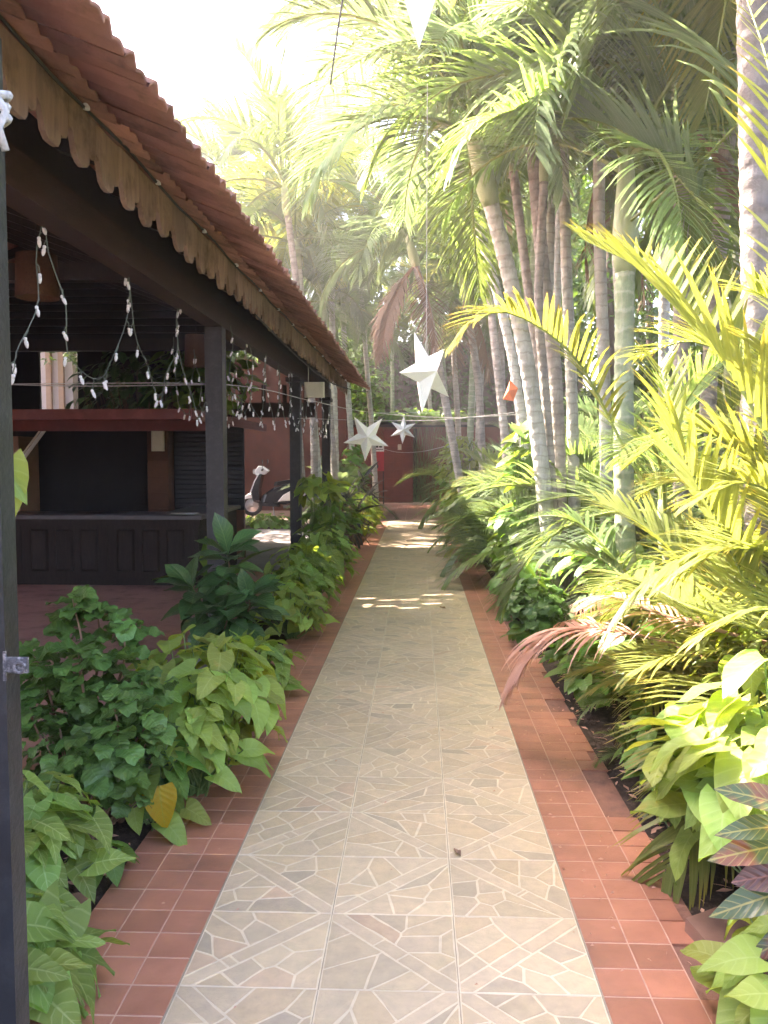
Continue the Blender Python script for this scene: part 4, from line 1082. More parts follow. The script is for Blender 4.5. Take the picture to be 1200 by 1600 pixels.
# --- right bed, near to far
cr = thing('croton', 'variegated croton with dark, yellow-veined and purple leaves at the lower right', 'plant', (0.98, 2.17, 0))
rc = random.Random(3)
for (sx, sy, sz) in ((0.0, 0.0, 0.62), (0.05, -0.05, 0.36)):
    MB().tube(bez([(0, 0, -0.02), (0.03, 0.02, sz * 0.5), (sx, sy, sz)], 8), 0.010, 6).build('stem', M['twig'], cr)
for (p, tipv, key, s) in (((0.02, -0.02, 0.60), (-1, -0.15, 0.42), 'croton', 0.240), ((0.0, 0.0, 0.56), (-1, -0.3, 0.10), 'croton', 0.216), ((0.02, 0, 0.52), (-1, -0.25, -0.05), 'croton', 0.264), ((0.04, -0.03, 0.46), (-1, -0.1, -0.08), 'croton_red', 0.216),
                          ((0.03, -0.03, 0.42), (-1, -0.25, -0.12), 'croton', 0.272), ((0.05, -0.05, 0.34), (-1, -0.3, -0.30), 'croton', 0.216), ((0.06, -0.06, 0.26), (-1, -0.35, -0.15), 'croton_red', 0.192), ((0.06, -0.06, 0.62), (-0.8, -0.5, 0.15), 'yellow', 0.17),
                          ((0.03, 0.0, 0.60), (0.8, -0.4, 0.3), 'croton', 0.240), ((0.03, 0.0, 0.55), (0.3, -0.9, 0.1), 'croton', 0.224), ((0.03, 0.02, 0.62), (0.2, 0.8, 0.5), 'croton', 0.224), ((0.05, 0.0, 0.40), (0.7, 0.5, 0.0), 'croton_red', 0.216), ((0.05, 0, 0.36), (0.7, -0.5, -0.1), 'croton', 0.208)):
    inst('leaf', LF[key][rc.randrange(2)], cr, frame(p, tipv, (-0.15, -0.75, 0.75), s))
plant('sweet_potato_vine', 'tall heap of lime green leaves at the right edge behind the croton', 'plant', (1.25, 2.74, 0), [(0, 0, 0.40, 0.42, 0.50, 0.50, 250, 'lime', 0.12, 0.22)], 30, towards=(-0.5, -0.4, 0))
plant('sweet_potato_vine', 'small pale leaves at the bottom right corner under the croton', 'plant', (1.00, 2.12, 0), [(0, 0, 0.12, 0.22, 0.30, 0.22, 80, 'lime', 0.09, 0.15)], 31, towards=(-0.3, -0.3, 0))
plant('ground_ivy', 'patch of dark round leaves by the soil right of the border', 'plant', (1.08, 3.7, 0), [(0, 0, 0.16, 0.17, 0.40, 0.26, 80, 'mid', 0.08, 0.14), (-0.05, -0.42, 0.10, 0.12, 0.2, 0.14, 24, 'mid', 0.08, 0.12)], 32, towards=(-0.4, -0.3, 0))
plant('round_bush', 'dense rounded bush of small dark leaves at the palm clump foot', 'shrub', (0.98, 7.0, 0), [(0, 0, 0.22, 0.27, 0.34, 0.32, 210, 'dark', 0.06, 0.10), (-0.05, -0.25, 0.08, 0.2, 0.15, 0.12, 30, 'mid', 0.09, 0.13)], 33, towards=(-0.3, -0.4, 0))
plant('climbing_vine', 'broad-leaved vine climbing left of the palm clump trunks', 'plant', (1.12, 9.1, 0), [(0, 0, 0.55, 0.30, 0.35, 0.55, 80, 'mid', 0.15, 0.24), (0.05, 0.1, 1.35, 0.22, 0.25, 0.6, 46, 'mid', 0.16, 0.28)], 34, towards=(-0.35, -0.45, 0))
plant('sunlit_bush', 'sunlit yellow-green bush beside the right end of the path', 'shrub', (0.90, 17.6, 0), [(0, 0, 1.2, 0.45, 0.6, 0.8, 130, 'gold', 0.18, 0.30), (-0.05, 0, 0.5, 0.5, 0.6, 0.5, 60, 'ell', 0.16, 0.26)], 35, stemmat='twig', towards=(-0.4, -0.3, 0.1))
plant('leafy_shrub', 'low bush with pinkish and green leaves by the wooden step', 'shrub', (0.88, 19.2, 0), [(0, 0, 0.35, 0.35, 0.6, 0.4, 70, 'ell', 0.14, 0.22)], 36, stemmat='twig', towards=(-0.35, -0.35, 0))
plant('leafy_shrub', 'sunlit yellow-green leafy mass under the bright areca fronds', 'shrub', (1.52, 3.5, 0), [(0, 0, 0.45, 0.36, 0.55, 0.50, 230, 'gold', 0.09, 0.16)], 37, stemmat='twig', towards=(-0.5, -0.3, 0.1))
plant('ground_ivy', 'dark leaves lining the border between the dry frond and the round bush', 'plant', (1.05, 5.4, 0), [(0, 0, 0.14, 0.17, 0.6, 0.24, 110, 'mid', 0.08, 0.14)], 46, towards=(-0.4, -0.3, 0))
plant('leafy_shrub', 'green hedge-like shrub lining the border beyond the round bush', 'shrub', (0.98, 8.0, 0), [(0, 0, 0.28, 0.26, 0.6, 0.36, 120, 'mid', 0.09, 0.16)], 47, stemmat='twig', towards=(-0.4, -0.3, 0))
plant('leafy_shrub', 'broad dark leaves behind the dry frond at the palm clump foot', 'shrub', (1.45, 5.3, 0), [(0, 0, 0.35, 0.40, 0.8, 0.42, 140, 'mid', 0.12, 0.2)], 38, stemmat='twig', towards=(-0.5, -0.3, 0))
plant('leafy_shrub', 'dark leafy undergrowth behind the palm clump', 'shrub', (1.75, 7.3, 0), [(0, 0, 0.45, 0.5, 0.9, 0.55, 130, 'mid', 0.15, 0.24)], 39, stemmat='twig', towards=(-0.5, -0.3, 0))
plant('leafy_shrub', 'dark leafy undergrowth deep between the far thin palms', 'shrub', (1.7, 13.5, 0), [(0, 0, 0.7, 0.6, 1.6, 0.9, 170, 'mid', 0.2, 0.32)], 40, stemmat='twig', towards=(-0.5, -0.3, 0))
plant('shade_shrub', 'shaded dark shrub seen above the left part of the bar canopy', 'shrub', (-7.8, 13.6, 0), [(0, 0, 2.45, 1.0, 0.6, 0.95, 250, 'glossy', 0.22, 0.36)], 41, stemmat='twig')
plant('shade_shrub', 'shaded dark shrub seen above the middle of the bar canopy', 'shrub', (-4.4, 13.7, 0), [(0, 0, 2.45, 1.2, 0.6, 0.95, 280, 'glossy', 0.18, 0.30)], 42, stemmat='twig')
plant('shade_shrub', 'shaded shrub with pale-edged leaves above the right end of the bar canopy', 'shrub', (-3.7, 13.3, 0), [(0.3, 0, 2.5, 0.8, 0.5, 0.95, 190, 'mid', 0.22, 0.34)], 43, stemmat='twig')
# paving fragments and litter
for (x, y, s, a, lab) in ((0.985, 2.62, 0.13, 0.3, 'broken terracotta slab lying in the soil by the croton'), (0.90, 2.20, 0.09, 0.9, 'small broken stone at the bottom right border edge'), (-1.14, 2.70, 0.05, 0.5, 'pinkish pebble on the bare soil at left')):
    q = MB().prism([(-s, -s * 0.6), (s * 0.7, -s * 0.8), (s, s * 0.2), (s * 0.2, s * 0.8), (-s * 0.9, s * 0.5)], 'z', -0.01, 0.035)
    o = q.build('paving_fragment', M['stone']); o.location = (x, y, 0.0); o.rotation_euler = (0.05, 0.04, a); tag(o, lab, 'stone', 'broken paving pieces in the beds')
lit = MB(); lit.uv = []
for i in range(480):
    if i < 250: x, y = rng.uniform(0.90, 1.25), rng.uniform(2.0, 7.5); z = 0.03
    elif i < 330: x, y = rng.uniform(-1.5, -1.1), rng.uniform(2.0, 3.4); z = 0.02
    elif i < 440: x, y = rng.uniform(0.53, 0.9), rng.uniform(2.4, 5.5); z = 0.002
    else: x, y = rng.uniform(-1.0, 0.5), rng.uniform(2.0, 9.0); z = 0.003
    a = rng.uniform(0, 6.3); L = rng.uniform(0.005, 0.011) if i >= 330 else rng.uniform(0.01, 0.035); w = L * rng.uniform(0.15, 0.4)
    c, s = math.cos(a), math.sin(a); b0 = len(lit.v)
    lit.v += [(x - c * L, y - s * L, z), (x - s * w, y + c * w, z + 0.006), (x + c * L, y + s * L, z + 0.002), (x + s * w, y - c * w, z + 0.001)]
    lit.uv += [(0.5, 0.2), (0.2, 0.4), (0.5, 0.6), (0.8, 0.4)]
    lit.f.append((b0, b0 + 1, b0 + 2, b0 + 3))
tag(lit.build('leaf_litter', M['dry']), 'scattered dry leaf litter on soil and border tiles', 'litter', kind='stuff')
dl = LF['glossy'][0]
for (x, y, s, a, lab) in ((0.165, 3.12, 0.05, 0.5, 'small curled dry leaf lying on a tile joint in the path'), (0.28, 8.35, 0.07, 1.0, 'dark fallen leaf on the path beside the sun patch')):
    o = inst('fallen_leaf', leaf_mesh('fallen_leaf', M['dry_grey'], w_ell, 0, 0.9, -0.1, 0.1), None, Matrix.Translation((x, y, 0.004)) @ Matrix.Rotation(a, 4, 'Z') @ Matrix.Diagonal((s, s, s, 1)))
    tag(o, lab, 'leaf', 'fallen leaves on the path')

# ------------------------------------------------------------------ palms
def leaflet_strip(b, p, d, side, L, w, droop, seg=4, r=None):
    """one leaflet: folded ribbon from p along d, bending down"""
    d = d.normalized()
    pos = Vector(p); o = len(b.v)
    dirv = d.copy()
    wid = side.cross(d)
    sidev = d.cross(Vector((0, 0, 1)))
    if sidev.length < 1e-3: sidev = Vector((1, 0, 0))
    sidev.normalize()
    # blade plane faces roughly along the rachis
    bl = (sidev * 0.75 + side * 0.0 + Vector((0, 0, 0.5))).normalized()
    for i in range(seg + 1):
        t = i / seg
        ww = w * (0.55 + 0.45 * math.sin(PI * min(1, t * 1.25 + 0.12))) * (1 if t < 0.75 else max(0.06, (1 - t) / 0.25))
        cr_ = dirv.cross(Vector((0, 0, 1)))
        cr_ = cr_.normalized() if cr_.length > 1e-3 else sidev
        b.v.append(tuple(pos - cr_ * ww * 0.5)); b.v.append(tuple(pos + cr_ * ww * 0.5))
        b.uv.append((0.38, t)); b.uv.append((0.62, t))
        pos = pos + dirv * (L / seg)
        dirv = (dirv + Vector((0, 0, -droop / seg * (0.5 + t)))).normalized()
    for i in range(seg):
        a = o + 2 * i
        b.f.append((a, a + 1, a + 3, a + 2))

def frond_build(curve, Ll, nl, wl, mats, seed, v=0.35, droop=0.7, start=0.16, rad=0.012, ang=(62, 28), gaps=0.0, name='frond', stiff=0.25, as_mesh=True, seg=4):
    """curve: list of Vectors (base to tip)"""
    r = random.Random(seed)
    m = len(curve) - 1
    b = MB(); b.uv = []
    b.tube(curve, [rad * (1 - 0.85 * i / m) for i in range(m + 1)], 5)
    b.uv += [(0.5, 0.0)] * len(b.v)
    nf_r = len(b.f)
    for k in range(nl):
        f = start + (1 - start) * (k + 0.5) / nl
        u = f * m; i = min(int(u), m - 1)
        p = curve[i].lerp(curve[i + 1], u - i)
        tg = (curve[i + 1] - curve[i]).normalized()
        sd_ = tg.cross(Vector((0, 0, 1)))
        sd_ = sd_.normalized() if sd_.length > 0.05 else Vector((1, 0, 0))
        upv = sd_.cross(tg)
        prof = (0.55 + 0.45 * math.sin(PI * min(1, (f - start) / (1 - start) * 1.15 + 0.18))) * (1.0 if f < 0.8 else 1 - (f - 0.8) * 2.2)
        a = R(ang[0] + (ang[1] - ang[0]) * f)
        for s in (-1, 1):
            if r.random() < gaps: continue
            aa = a + r.uniform(-0.10, 0.10)
            d = tg * math.cos(aa) + sd_ * s * math.sin(aa) * math.cos(v) + upv * math.sin(aa) * math.sin(v + r.uniform(-0.12, 0.12))
            leaflet_strip(b, p, d, sd_, Ll * prof * r.uniform(0.88, 1.08), wl * (0.7 + 0.5 * prof) * r.uniform(0.85, 1.1), droop * r.uniform(0.7, 1.3), seg, r)
    b.mi = [1] * nf_r + [0] * (len(b.f) - nf_r)
    return b.mesh(name, mats, False)

def arc_curve(e0, e1, L=1.0, n=12, sidebend=0.0):
    p = Vector((0, 0, 0)); out = [p.copy()]
    for i in range(n):
        t = (i + 0.5) / n
        e = R(e0 + (e1 - e0) * t ** 1.2)
        p = p + Vector((sidebend * t * t, math.cos(e), math.sin(e))) * (L / n)
        out.append(p.copy())
    return out
FR = {}
for key, lm, rm in (('frond', 'frond', 'rachis'), ('cool', 'frond_cool', 'rachis'), ('gold', 'frond_gold', 'rachis'), ('dry', 'dry_grey', 'rachis_dry')):
    FR[key] = {}
    for nm, e0, e1, dr in (('up', 82, 25, 0.45), ('mid', 62, -25, 0.7), ('out', 38, -55, 0.9), ('low', 5, -78, 1.0), ('hang', -50, -88, 0.6)):
        FR[key][nm] = [frond_build(arc_curve(e0 + 5 * s, e1 - 8 * s, 1.0, 12, 0.12 * (s - 0.5)), 0.42, 46, 0.0165, [M[lm], M[rm]], hash_(key + nm) + s, 0.3 if nm != 'hang' else 0.05, dr * (1 + 0.3 * s)) for s in (0, 1)]

def palm(name, label, base, pts, r0, r1, fr, seed, key='frond', L=1.8, mat='trunk', shaft=0.6, group=None, cat='palm', low=0.2, dry=0, keyed=(), az0=0.0, mixkey=None, avoid=None):
    """pts: trunk points (absolute), fr: number of fronds, keyed: (points, kwargs) fronds placed by hand"""
    r = random.Random(seed)
    B = Vector(base)
    t = thing(name, label, cat, base, group)
    c = bez([Vector(p) - B for p in pts], 10 * (len(pts) - 1))
    n = len(c)
    # ringed trunk: swell at each leaf scar
    dense = []
    for i in range(n - 1):
        for s in (0.0, 0.5): dense.append(c[i].lerp(c[i + 1], s))
    dense.append(c[-1]); n = len(dense)
    rad = [(r0 + (r1 - r0) * (i / (n - 1)) ** 0.7) * (1 + (0.05 if i % 2 else -0.03)) * (1.25 if i == 0 else 1) for i in range(n)]
    MB().tube(dense, rad, 12).build('trunk', M[mat], t, True)
    top = dense[-1]; tg = (dense[-1] - dense[-4]).normalized()
    if shaft:
        sp = [top - tg * 0.03, top + tg * shaft * 0.3, top + tg * shaft * 0.7, top + tg * shaft]
        MB().tube(bez(sp, 8), [r1 * q for q in (1.05, 1.3, 1.4, 1.35, 1.2, 1.05, 0.9, 0.75, 0.55)], 10).build('crownshaft', M['shaft'], t, True)
        top = top + tg * shaft * 0.92
    for i in range(fr):
        f = i / max(1, fr - 1)
        k = 'up' if f < 0.2 else 'mid' if f < 0.55 else 'out' if f < 1 - low else 'low'
        a = az0 + i * 2.39996 + r.uniform(-0.25, 0.25)
        if avoid and avoid(a % (2 * PI)): continue
        me = FR[mixkey if (mixkey and r.random() < 0.4) else key][k][r.randrange(2)]
        s = L * r.uniform(0.82, 1.1)
        inst('frond', me, t, Matrix.Translation(top - tg * 0.06 * (i % 3)) @ Matrix.Rotation(a, 4, 'Z') @ Matrix.Rotation(r.uniform(-0.12, 0.12), 4, 'X') @ Matrix.Rotation(r.uniform(-0.3, 0.3), 4, 'Y') @ Matrix.Diagonal((s, s, s, 1)))
    for i in range(dry):
        a = r.uniform(0, 2 * PI)
        inst('dry_frond', FR['dry']['hang'][r.randrange(2)], t, Matrix.Translation(top - tg * shaft * 0.9) @ Matrix.Rotation(a, 4, 'Z') @ Matrix.Diagonal((L * 0.8,) * 3 + (1,)))
    for i, (kp, kw) in enumerate(keyed):
        kw = dict(kw); mk = kw.pop('mats', ('frond', 'rachis')); fn = kw.pop('name', 'frond')
        cv = bez([Vector(p) - B for p in kp], 16)
        inst(fn, frond_build(cv, kw.pop('Ll', 0.5), kw.pop('nl', 46), kw.pop('wl', 0.028), [M[mk[0]], M[mk[1]]], seed * 7 + i, **kw), t)
    return t
GOLD = ('frond_gold', 'rachis')
COOL = ('frond_cool', 'rachis')
DRY = ('dry', 'rachis_dry')
# near right clump with the sunlit fronds
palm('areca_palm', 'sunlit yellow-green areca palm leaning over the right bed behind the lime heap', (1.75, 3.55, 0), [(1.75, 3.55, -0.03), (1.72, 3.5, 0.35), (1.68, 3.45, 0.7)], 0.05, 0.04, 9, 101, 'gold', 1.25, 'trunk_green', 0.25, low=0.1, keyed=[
    ([(1.68, 3.4, 0.75), (1.329, 3.3, 0.95), (1.148, 3.3, 1.272), (0.996, 3.3, 1.566), (0.945, 3.4, 1.868)], dict(mats=GOLD, Ll=0.52, nl=38, wl=0.0256, ang=(68, 34), v=0.15, droop=0.35)),
    ([(1.70, 3.4, 0.8), (1.50, 3.3, 1.25), (1.244, 3.4, 1.808), (1.08, 3.6, 2.107), (0.973, 3.8, 2.32), (0.76, 4.0, 2.50)], dict(mats=GOLD, Ll=0.55, nl=44, wl=0.0256, ang=(68, 34), v=0.5, droop=0.35)),
    ([(1.70, 3.4, 0.7), (1.45, 3.25, 0.80), (1.092, 3.4, 0.906), (0.938, 3.7, 0.977), (0.815, 3.9, 0.90)], dict(mats=GOLD, Ll=0.44, nl=40, wl=0.0224, ang=(68, 34), v=0.3, droop=0.8)),
    ([(1.70, 3.4, 0.75), (1.5, 3.1, 1.1), (1.32, 3.0, 1.32), (1.12, 2.95, 1.42), (0.96, 2.95, 1.36)], dict(mats=GOLD, Ll=0.44, nl=40, wl=0.0240, ang=(68, 34), v=0.3, droop=0.7)),
    ([(1.72, 3.5, 0.75), (1.55, 3.6, 1.2), (1.35, 3.7, 1.55), (1.15, 3.8, 1.62), (0.98, 3.9, 1.5)], dict(mats=GOLD, Ll=0.47, nl=40, wl=0.0240, ang=(68, 34), v=0.3, droop=0.6)),
    ([(1.72, 3.5, 0.75), (1.50, 3.2, 1.0), (1.30, 3.1, 1.15), (1.10, 3.1, 1.17), (0.93, 3.15, 1.05)], dict(mats=GOLD, Ll=0.44, nl=40, wl=0.0240, ang=(68, 34), v=0.25, droop=0.7)),
    ([(1.72, 3.5, 0.8), (1.62, 3.3, 1.35), (1.50, 3.2, 1.75), (1.36, 3.15, 2.0), (1.18, 3.1, 2.1)], dict(mats=GOLD, Ll=0.49, nl=42, wl=0.0240, ang=(68, 34), v=0.35, droop=0.6)),
    ([(1.72, 3.5, 0.7), (1.52, 3.0, 0.85), (1.30, 2.9, 0.98), (1.12, 2.9, 0.98), (0.98, 2.95, 0.88)], dict(mats=GOLD, Ll=0.39, nl=38, wl=0.0208, ang=(68, 34), v=0.3, droop=0.8)),
    ([(1.72, 3.5, 0.8), (1.65, 3.7, 1.4), (1.50, 3.9, 1.85), (1.30, 4.1, 2.05), (1.08, 4.3, 2.0)], dict(mats=GOLD, Ll=0.49, nl=44, wl=0.0224, ang=(68, 34), v=0.35, droop=0.7)),
    ([(1.72, 3.5, 0.65), (1.4, 3.5, 0.60), (1.169, 4.0, 0.64), (0.891, 4.1, 0.669), (0.723, 4.2, 0.64), (0.573, 4.25, 0.50), (0.468, 4.3, 0.30)], dict(mats=DRY, name='dry_frond', Ll=0.42, nl=56, wl=0.017, v=0.25, droop=1.7, start=0.40, ang=(66, 40), seg=7)),
    ([(1.72, 3.5, 0.68), (1.426, 3.6, 0.735), (1.108, 3.8, 0.80), (0.926, 4.0, 0.85), (0.785, 4.2, 0.74)], dict(mats=DRY, name='dry_frond', Ll=0.32, nl=28, wl=0.014, v=0.2, droop=1.5, start=0.35, ang=(64, 40), seg=7)),
])
palm('areca_palm', 'areca palm with the long green frond arching in front of the big star', (1.62, 5.2, 0), [(1.62, 5.2, -0.03), (1.58, 5.2, 0.5), (1.52, 5.2, 0.95)], 0.05, 0.04, 5, 102, 'frond', 1.3, 'trunk_green', 0.3, low=0.2, az0=4.0, keyed=[
    ([(1.50, 5.3, 1.15), (1.294, 5.4, 1.56), (0.968, 5.3, 2.11), (0.553, 5.1, 2.351), (0.30, 4.93, 2.27), (0.166, 4.8, 2.11)], dict(mats=('frond_gold', 'rachis'), Ll=0.40, nl=50, wl=0.026, v=0.35, droop=0.75, start=0.25)),
    ([(1.50, 5.1, 0.7), (1.099, 4.4, 0.893), (0.891, 4.5, 1.13), (0.715, 4.6, 1.19), (0.545, 4.7, 1.14)], dict(Ll=0.26, nl=36, wl=0.02, v=0.3, droop=0.8)),
    ([(1.50, 5.1, 0.7), (1.074, 4.3, 0.874), (0.95, 4.4, 0.98), (0.769, 4.5, 1.03), (0.5, 4.5, 0.99)], dict(Ll=0.24, nl=36, wl=0.02, v=0.2, droop=0.8)),
])
palm('tall_palm', 'grey palm trunk at the right edge with yellow fronds hanging beside it', (1.76, 4.3, 0), [(1.76, 4.3, -0.03), (1.713, 4.3, 1.36), (1.674, 4.3, 2.18), (1.632, 4.3, 3.1), (1.58, 4.3, 4.3)], 0.085, 0.075, 11, 103, 'gold', 2.0, 'trunk_grey', 0.6, low=0.2, az0=1.0, keyed=[
    ([(1.45, 3.2, 1.2), (1.10, 2.4, 1.55), (0.985, 2.3, 1.90), (0.955, 2.3, 2.2), (0.95, 2.4, 2.53), (0.94, 2.6, 2.87)], dict(mats=GOLD, Ll=0.26, nl=24, wl=0.022, v=0.2, droop=0.4, start=0.3)),
])
palm('tall_palm', 'palm with ringed green stem right of the clump, fronds arching across the top right', (1.60, 6.4, 0), [(1.60, 6.4, -0.03), (1.538, 6.4, 1.286), (1.524, 6.4, 2.045), (1.518, 6.4, 2.885)], 0.078, 0.070, 11, 104, 'frond', 1.9, 'trunk_green', 0.85, low=0.15, az0=0.4, keyed=[
    ([(1.52, 6.35, 3.2), (1.97, 5.3, 3.58), (1.794, 5.6, 4.097), (1.49, 6.0, 4.541), (0.977, 6.3, 4.792), (0.5, 6.4, 4.75)], dict(mats=COOL, Ll=0.75, nl=46, wl=0.036, v=0.1, droop=0.9)),
    ([(2.1, 5.4, 2.7), (1.715, 5.6, 3.211), (1.577, 5.7, 3.446), (1.289, 6.0, 3.766), (1.018, 6.2, 3.89), (0.75, 6.4, 3.87)], dict(mats=COOL, Ll=0.62, nl=46, wl=0.032, v=0.6, droop=0.75)),
])
palm('leaning_palm', 'leaning pale palm of the clump, its trunk crossing to the left', (1.39, 8.44, 0), [(1.388, 8.44, -0.03), (1.137, 8.4, 1.966), (0.886, 8.2, 3.102), (0.66, 8.02, 3.85)], 0.08, 0.072, 15, 105, 'cool', 2.1, 'trunk_pale', 0.75, low=0.2, mixkey='frond', keyed=[
    ([(0.52, 7.9, 4.35), (0.66, 7.4, 4.75), (0.5, 7.2, 4.90), (0.156, 7.1, 4.87), (-0.276, 6.9, 4.734), (-0.697, 6.8, 4.42)], dict(mats=COOL, Ll=0.7, nl=54, wl=0.034, v=0.55, droop=0.7)),
])
palm('clump_palm', 'brown upright palm trunk in the middle of the clump', (1.50, 8.75, 0), [(1.50, 8.75, -0.03), (1.387, 8.7, 2.24), (1.245, 8.7, 3.39), (1.10, 8.7, 4.9)], 0.075, 0.065, 12, 106, 'frond', 2.1, 'trunk', 0.7, low=0.2)
palm('clump_palm', 'slim grey palm trunk right of the brown one in the clump', (1.70, 8.95, 0), [(1.68, 8.95, -0.03), (1.60, 9.0, 2.26), (1.56, 9.2, 3.6), (1.5, 9.3, 5.6)], 0.065, 0.055, 12, 107, 'cool', 2.0, 'trunk_pale', 0.7, low=0.2)
palm('clump_palm', 'thinnest palm stem of the clump, close behind the leaning trunk', (1.46, 8.45, 0), [(1.44, 8.5, -0.03), (1.27, 8.5, 1.97), (1.18, 8.5, 3.0), (1.22, 8.5, 4.2)], 0.05, 0.042, 10, 108, 'frond', 1.7, 'trunk', 0.5, low=0.2)
palm('clump_palm', 'pale slim palm stem at the right of the clump, half hidden by fronds', (1.86, 8.3, 0), [(1.86, 8.3, -0.03), (1.80, 8.3, 2.0), (1.72, 8.3, 3.6), (1.7, 8.3, 4.7)], 0.06, 0.055, 11, 111, 'cool', 2.0, 'trunk_pale', 0.7, low=0.25)
palm('clump_palm', 'slender brown stem just left of the middle clump trunk', (1.36, 8.8, 0), [(1.36, 8.8, -0.03), (1.28, 8.8, 1.9), (1.10, 8.8, 3.3), (0.95, 8.8, 4.4)], 0.05, 0.045, 10, 112, 'frond', 1.9, 'trunk', 0.6, low=0.25)
palm('leaning_palm', 'tall far palm leaning left so its crown hangs over the path', (1.75, 12.6, 0), [(1.75, 12.6, -0.03), (1.35, 12.5, 3.0), (0.55, 12.3, 5.6), (-0.15, 12.1, 7.0)], 0.075, 0.06, 17, 113, 'cool', 2.6, 'trunk_pale', 0.7, low=0.3, mixkey='frond')
palm('tall_palm', 'palm crown rising just above the far half of the tiled roof', (-2.12, 17.4, 0), [(-2.12, 17.4, -0.03), (-2.15, 17.3, 2.5), (-2.4, 17.2, 4.6), (-2.6, 17.1, 6.3)], 0.08, 0.065, 17, 114, 'frond', 2.7, 'trunk', 0.7, low=0.3, mixkey='gold')
palm('thin_palm', 'thin dark leaning palm beyond the big star with dry hanging fronds', (0.95, 16.0, 0), [(0.98, 16.0, -0.03), (0.831, 16.0, 0.825), (0.556, 15.9, 2.259), (0.214, 15.7, 3.993), (-0.05, 15.55, 4.95)], 0.085, 0.065, 12, 109, 'cool', 2.3, 'trunk', 0.6, low=0.25, dry=4)
palm('thin_palm', 'thin straight palm right of the leaning thin palm', (1.33, 17.0, 0), [(1.35, 17, -0.03), (1.228, 17.0, 2.436), (1.159, 17.0, 3.19), (0.938, 17.0, 4.6)], 0.08, 0.07, 10, 110, 'frond', 2.2, 'trunk', 0.6, low=0.25, dry=2)

# grove behind
GR = 'palms of the background grove'
grove_r = [(2.3, 7.4, 4.3, 'frond'), (3.1, 6.6, 5.6, 'cool'), (2.4, 9.8, 5.2, 'frond'), (3.6, 9.6, 4.2, 'cool'), (1.75, 11.3, 6.4, 'cool'), (3.0, 12.0, 6.8, 'frond'), (1.5, 13.2, 5.0, 'frond'), (4.4, 12.6, 5.6, 'gold'), (2.2, 14.6, 7.6, 'cool'),
           (3.6, 15.4, 6.2, 'frond'), (1.9, 18.4, 6.0, 'cool'), (3.0, 18.8, 8.0, 'frond'), (1.4, 20.6, 8.4, 'gold'), (2.6, 22.0, 6.0, 'cool'), (4.8, 17.0, 7.5, 'cool'), (4.6, 7.4, 4.8, 'gold'), (3.3, 5.0, 4.6, 'frond'), (2.2, 5.9, 5.6, 'cool'), (2.7, 8.3, 6.9, 'gold'), (1.45, 10.1, 7.4, 'frond'), (0.95, 22.6, 5.0, 'gold'), (1.3, 25.2, 7.0, 'frond'), (4.0, 14.0, 9.0, 'frond'), (2.0, 16.2, 9.4, 'gold'), (1.1, 18.8, 4.4, 'frond')]
grove_l = [(-2.9, 21.6, 6.2, 'gold'), (-1.7, 23.0, 5.0, 'cool'), (-0.9, 30.2, 7.5, 'cool'), (0.6, 30.4, 6.2, 'frond'), (-4.2, 25.0, 7.2, 'frond'), (1.9, 30.5, 8.6, 'gold'), (-2.2, 26.0, 8.0, 'cool'), (-6.0, 26.4, 6.4, 'gold'), (-1.9, 19.8, 4.6, 'cool'), (-3.2, 31.5, 9.2, 'frond'), (0.2, 33, 10, 'cool'), (-2.0, 20.9, 7.0, 'cool'), (-1.2, 24.8, 6.2, 'frond'), (-2.15, 19.0, 5.6, 'gold'), (-5.2, 22.6, 8.0, 'cool'), (-0.4, 36, 12.0, 'gold')]
rg = random.Random(9)
used = {}
for i, (x, y, h, key) in enumerate(grove_r + grove_l):
    right = i < len(grove_r)
    lx, ly = rg.uniform(-0.5, 0.3), rg.uniform(-0.4, 0.4)
    bark = rg.choice(('trunk', 'trunk_pale', 'trunk_green'))
    ndry = 1 if rg.random() < 0.4 else 0
    q = 653 + 1325 * x / y
    if right: where = 'left of the palm clump' if q < 800 else 'behind the palm clump' if q < 930 else 'right of the palm clump' if q < 1100 else 'by the right edge'
    else: where = 'above the roof end' if q < 540 else 'above the lower star' if q < 620 else 'over the path end'
    dist = 'near' if y < 9 else 'farther' if y < 15 else 'far' if y < 24 else 'farthest'
    lab = dist + ' ' + ('short' if h < 5 else 'tall' if h < 7.3 else 'very tall') + ' ' + {'trunk': 'grey-barked', 'trunk_pale': 'pale-barked', 'trunk_green': 'green-ringed'}[bark] + ' palm with ' + {'frond': 'green', 'cool': 'bluish green', 'gold': 'yellowish'}[key] + ' fronds ' + where
    if lab in used: lab = lab.replace(' palm ', ' thin palm ' if ndry else ' slim palm ')
    used[lab] = 1
    palm('grove_palm', lab, (x, y, -0.1),
         [(x, y, -0.13), (x + lx * 0.3, y + ly * 0.3, h * 0.35), (x + lx * 0.7, y + ly * 0.6, h * 0.7), (x + lx, y + ly, h)], rg.uniform(0.07, 0.1), rg.uniform(0.055, 0.075), rg.choice((14, 15, 16)), 200 + i, key, rg.uniform(2.1, 2.7), bark, 0.65,
         GR + (' right of the path' if right else ' beyond the pavilion'), low=0.3, mixkey='frond' if key != 'frond' else 'cool', dry=ndry)
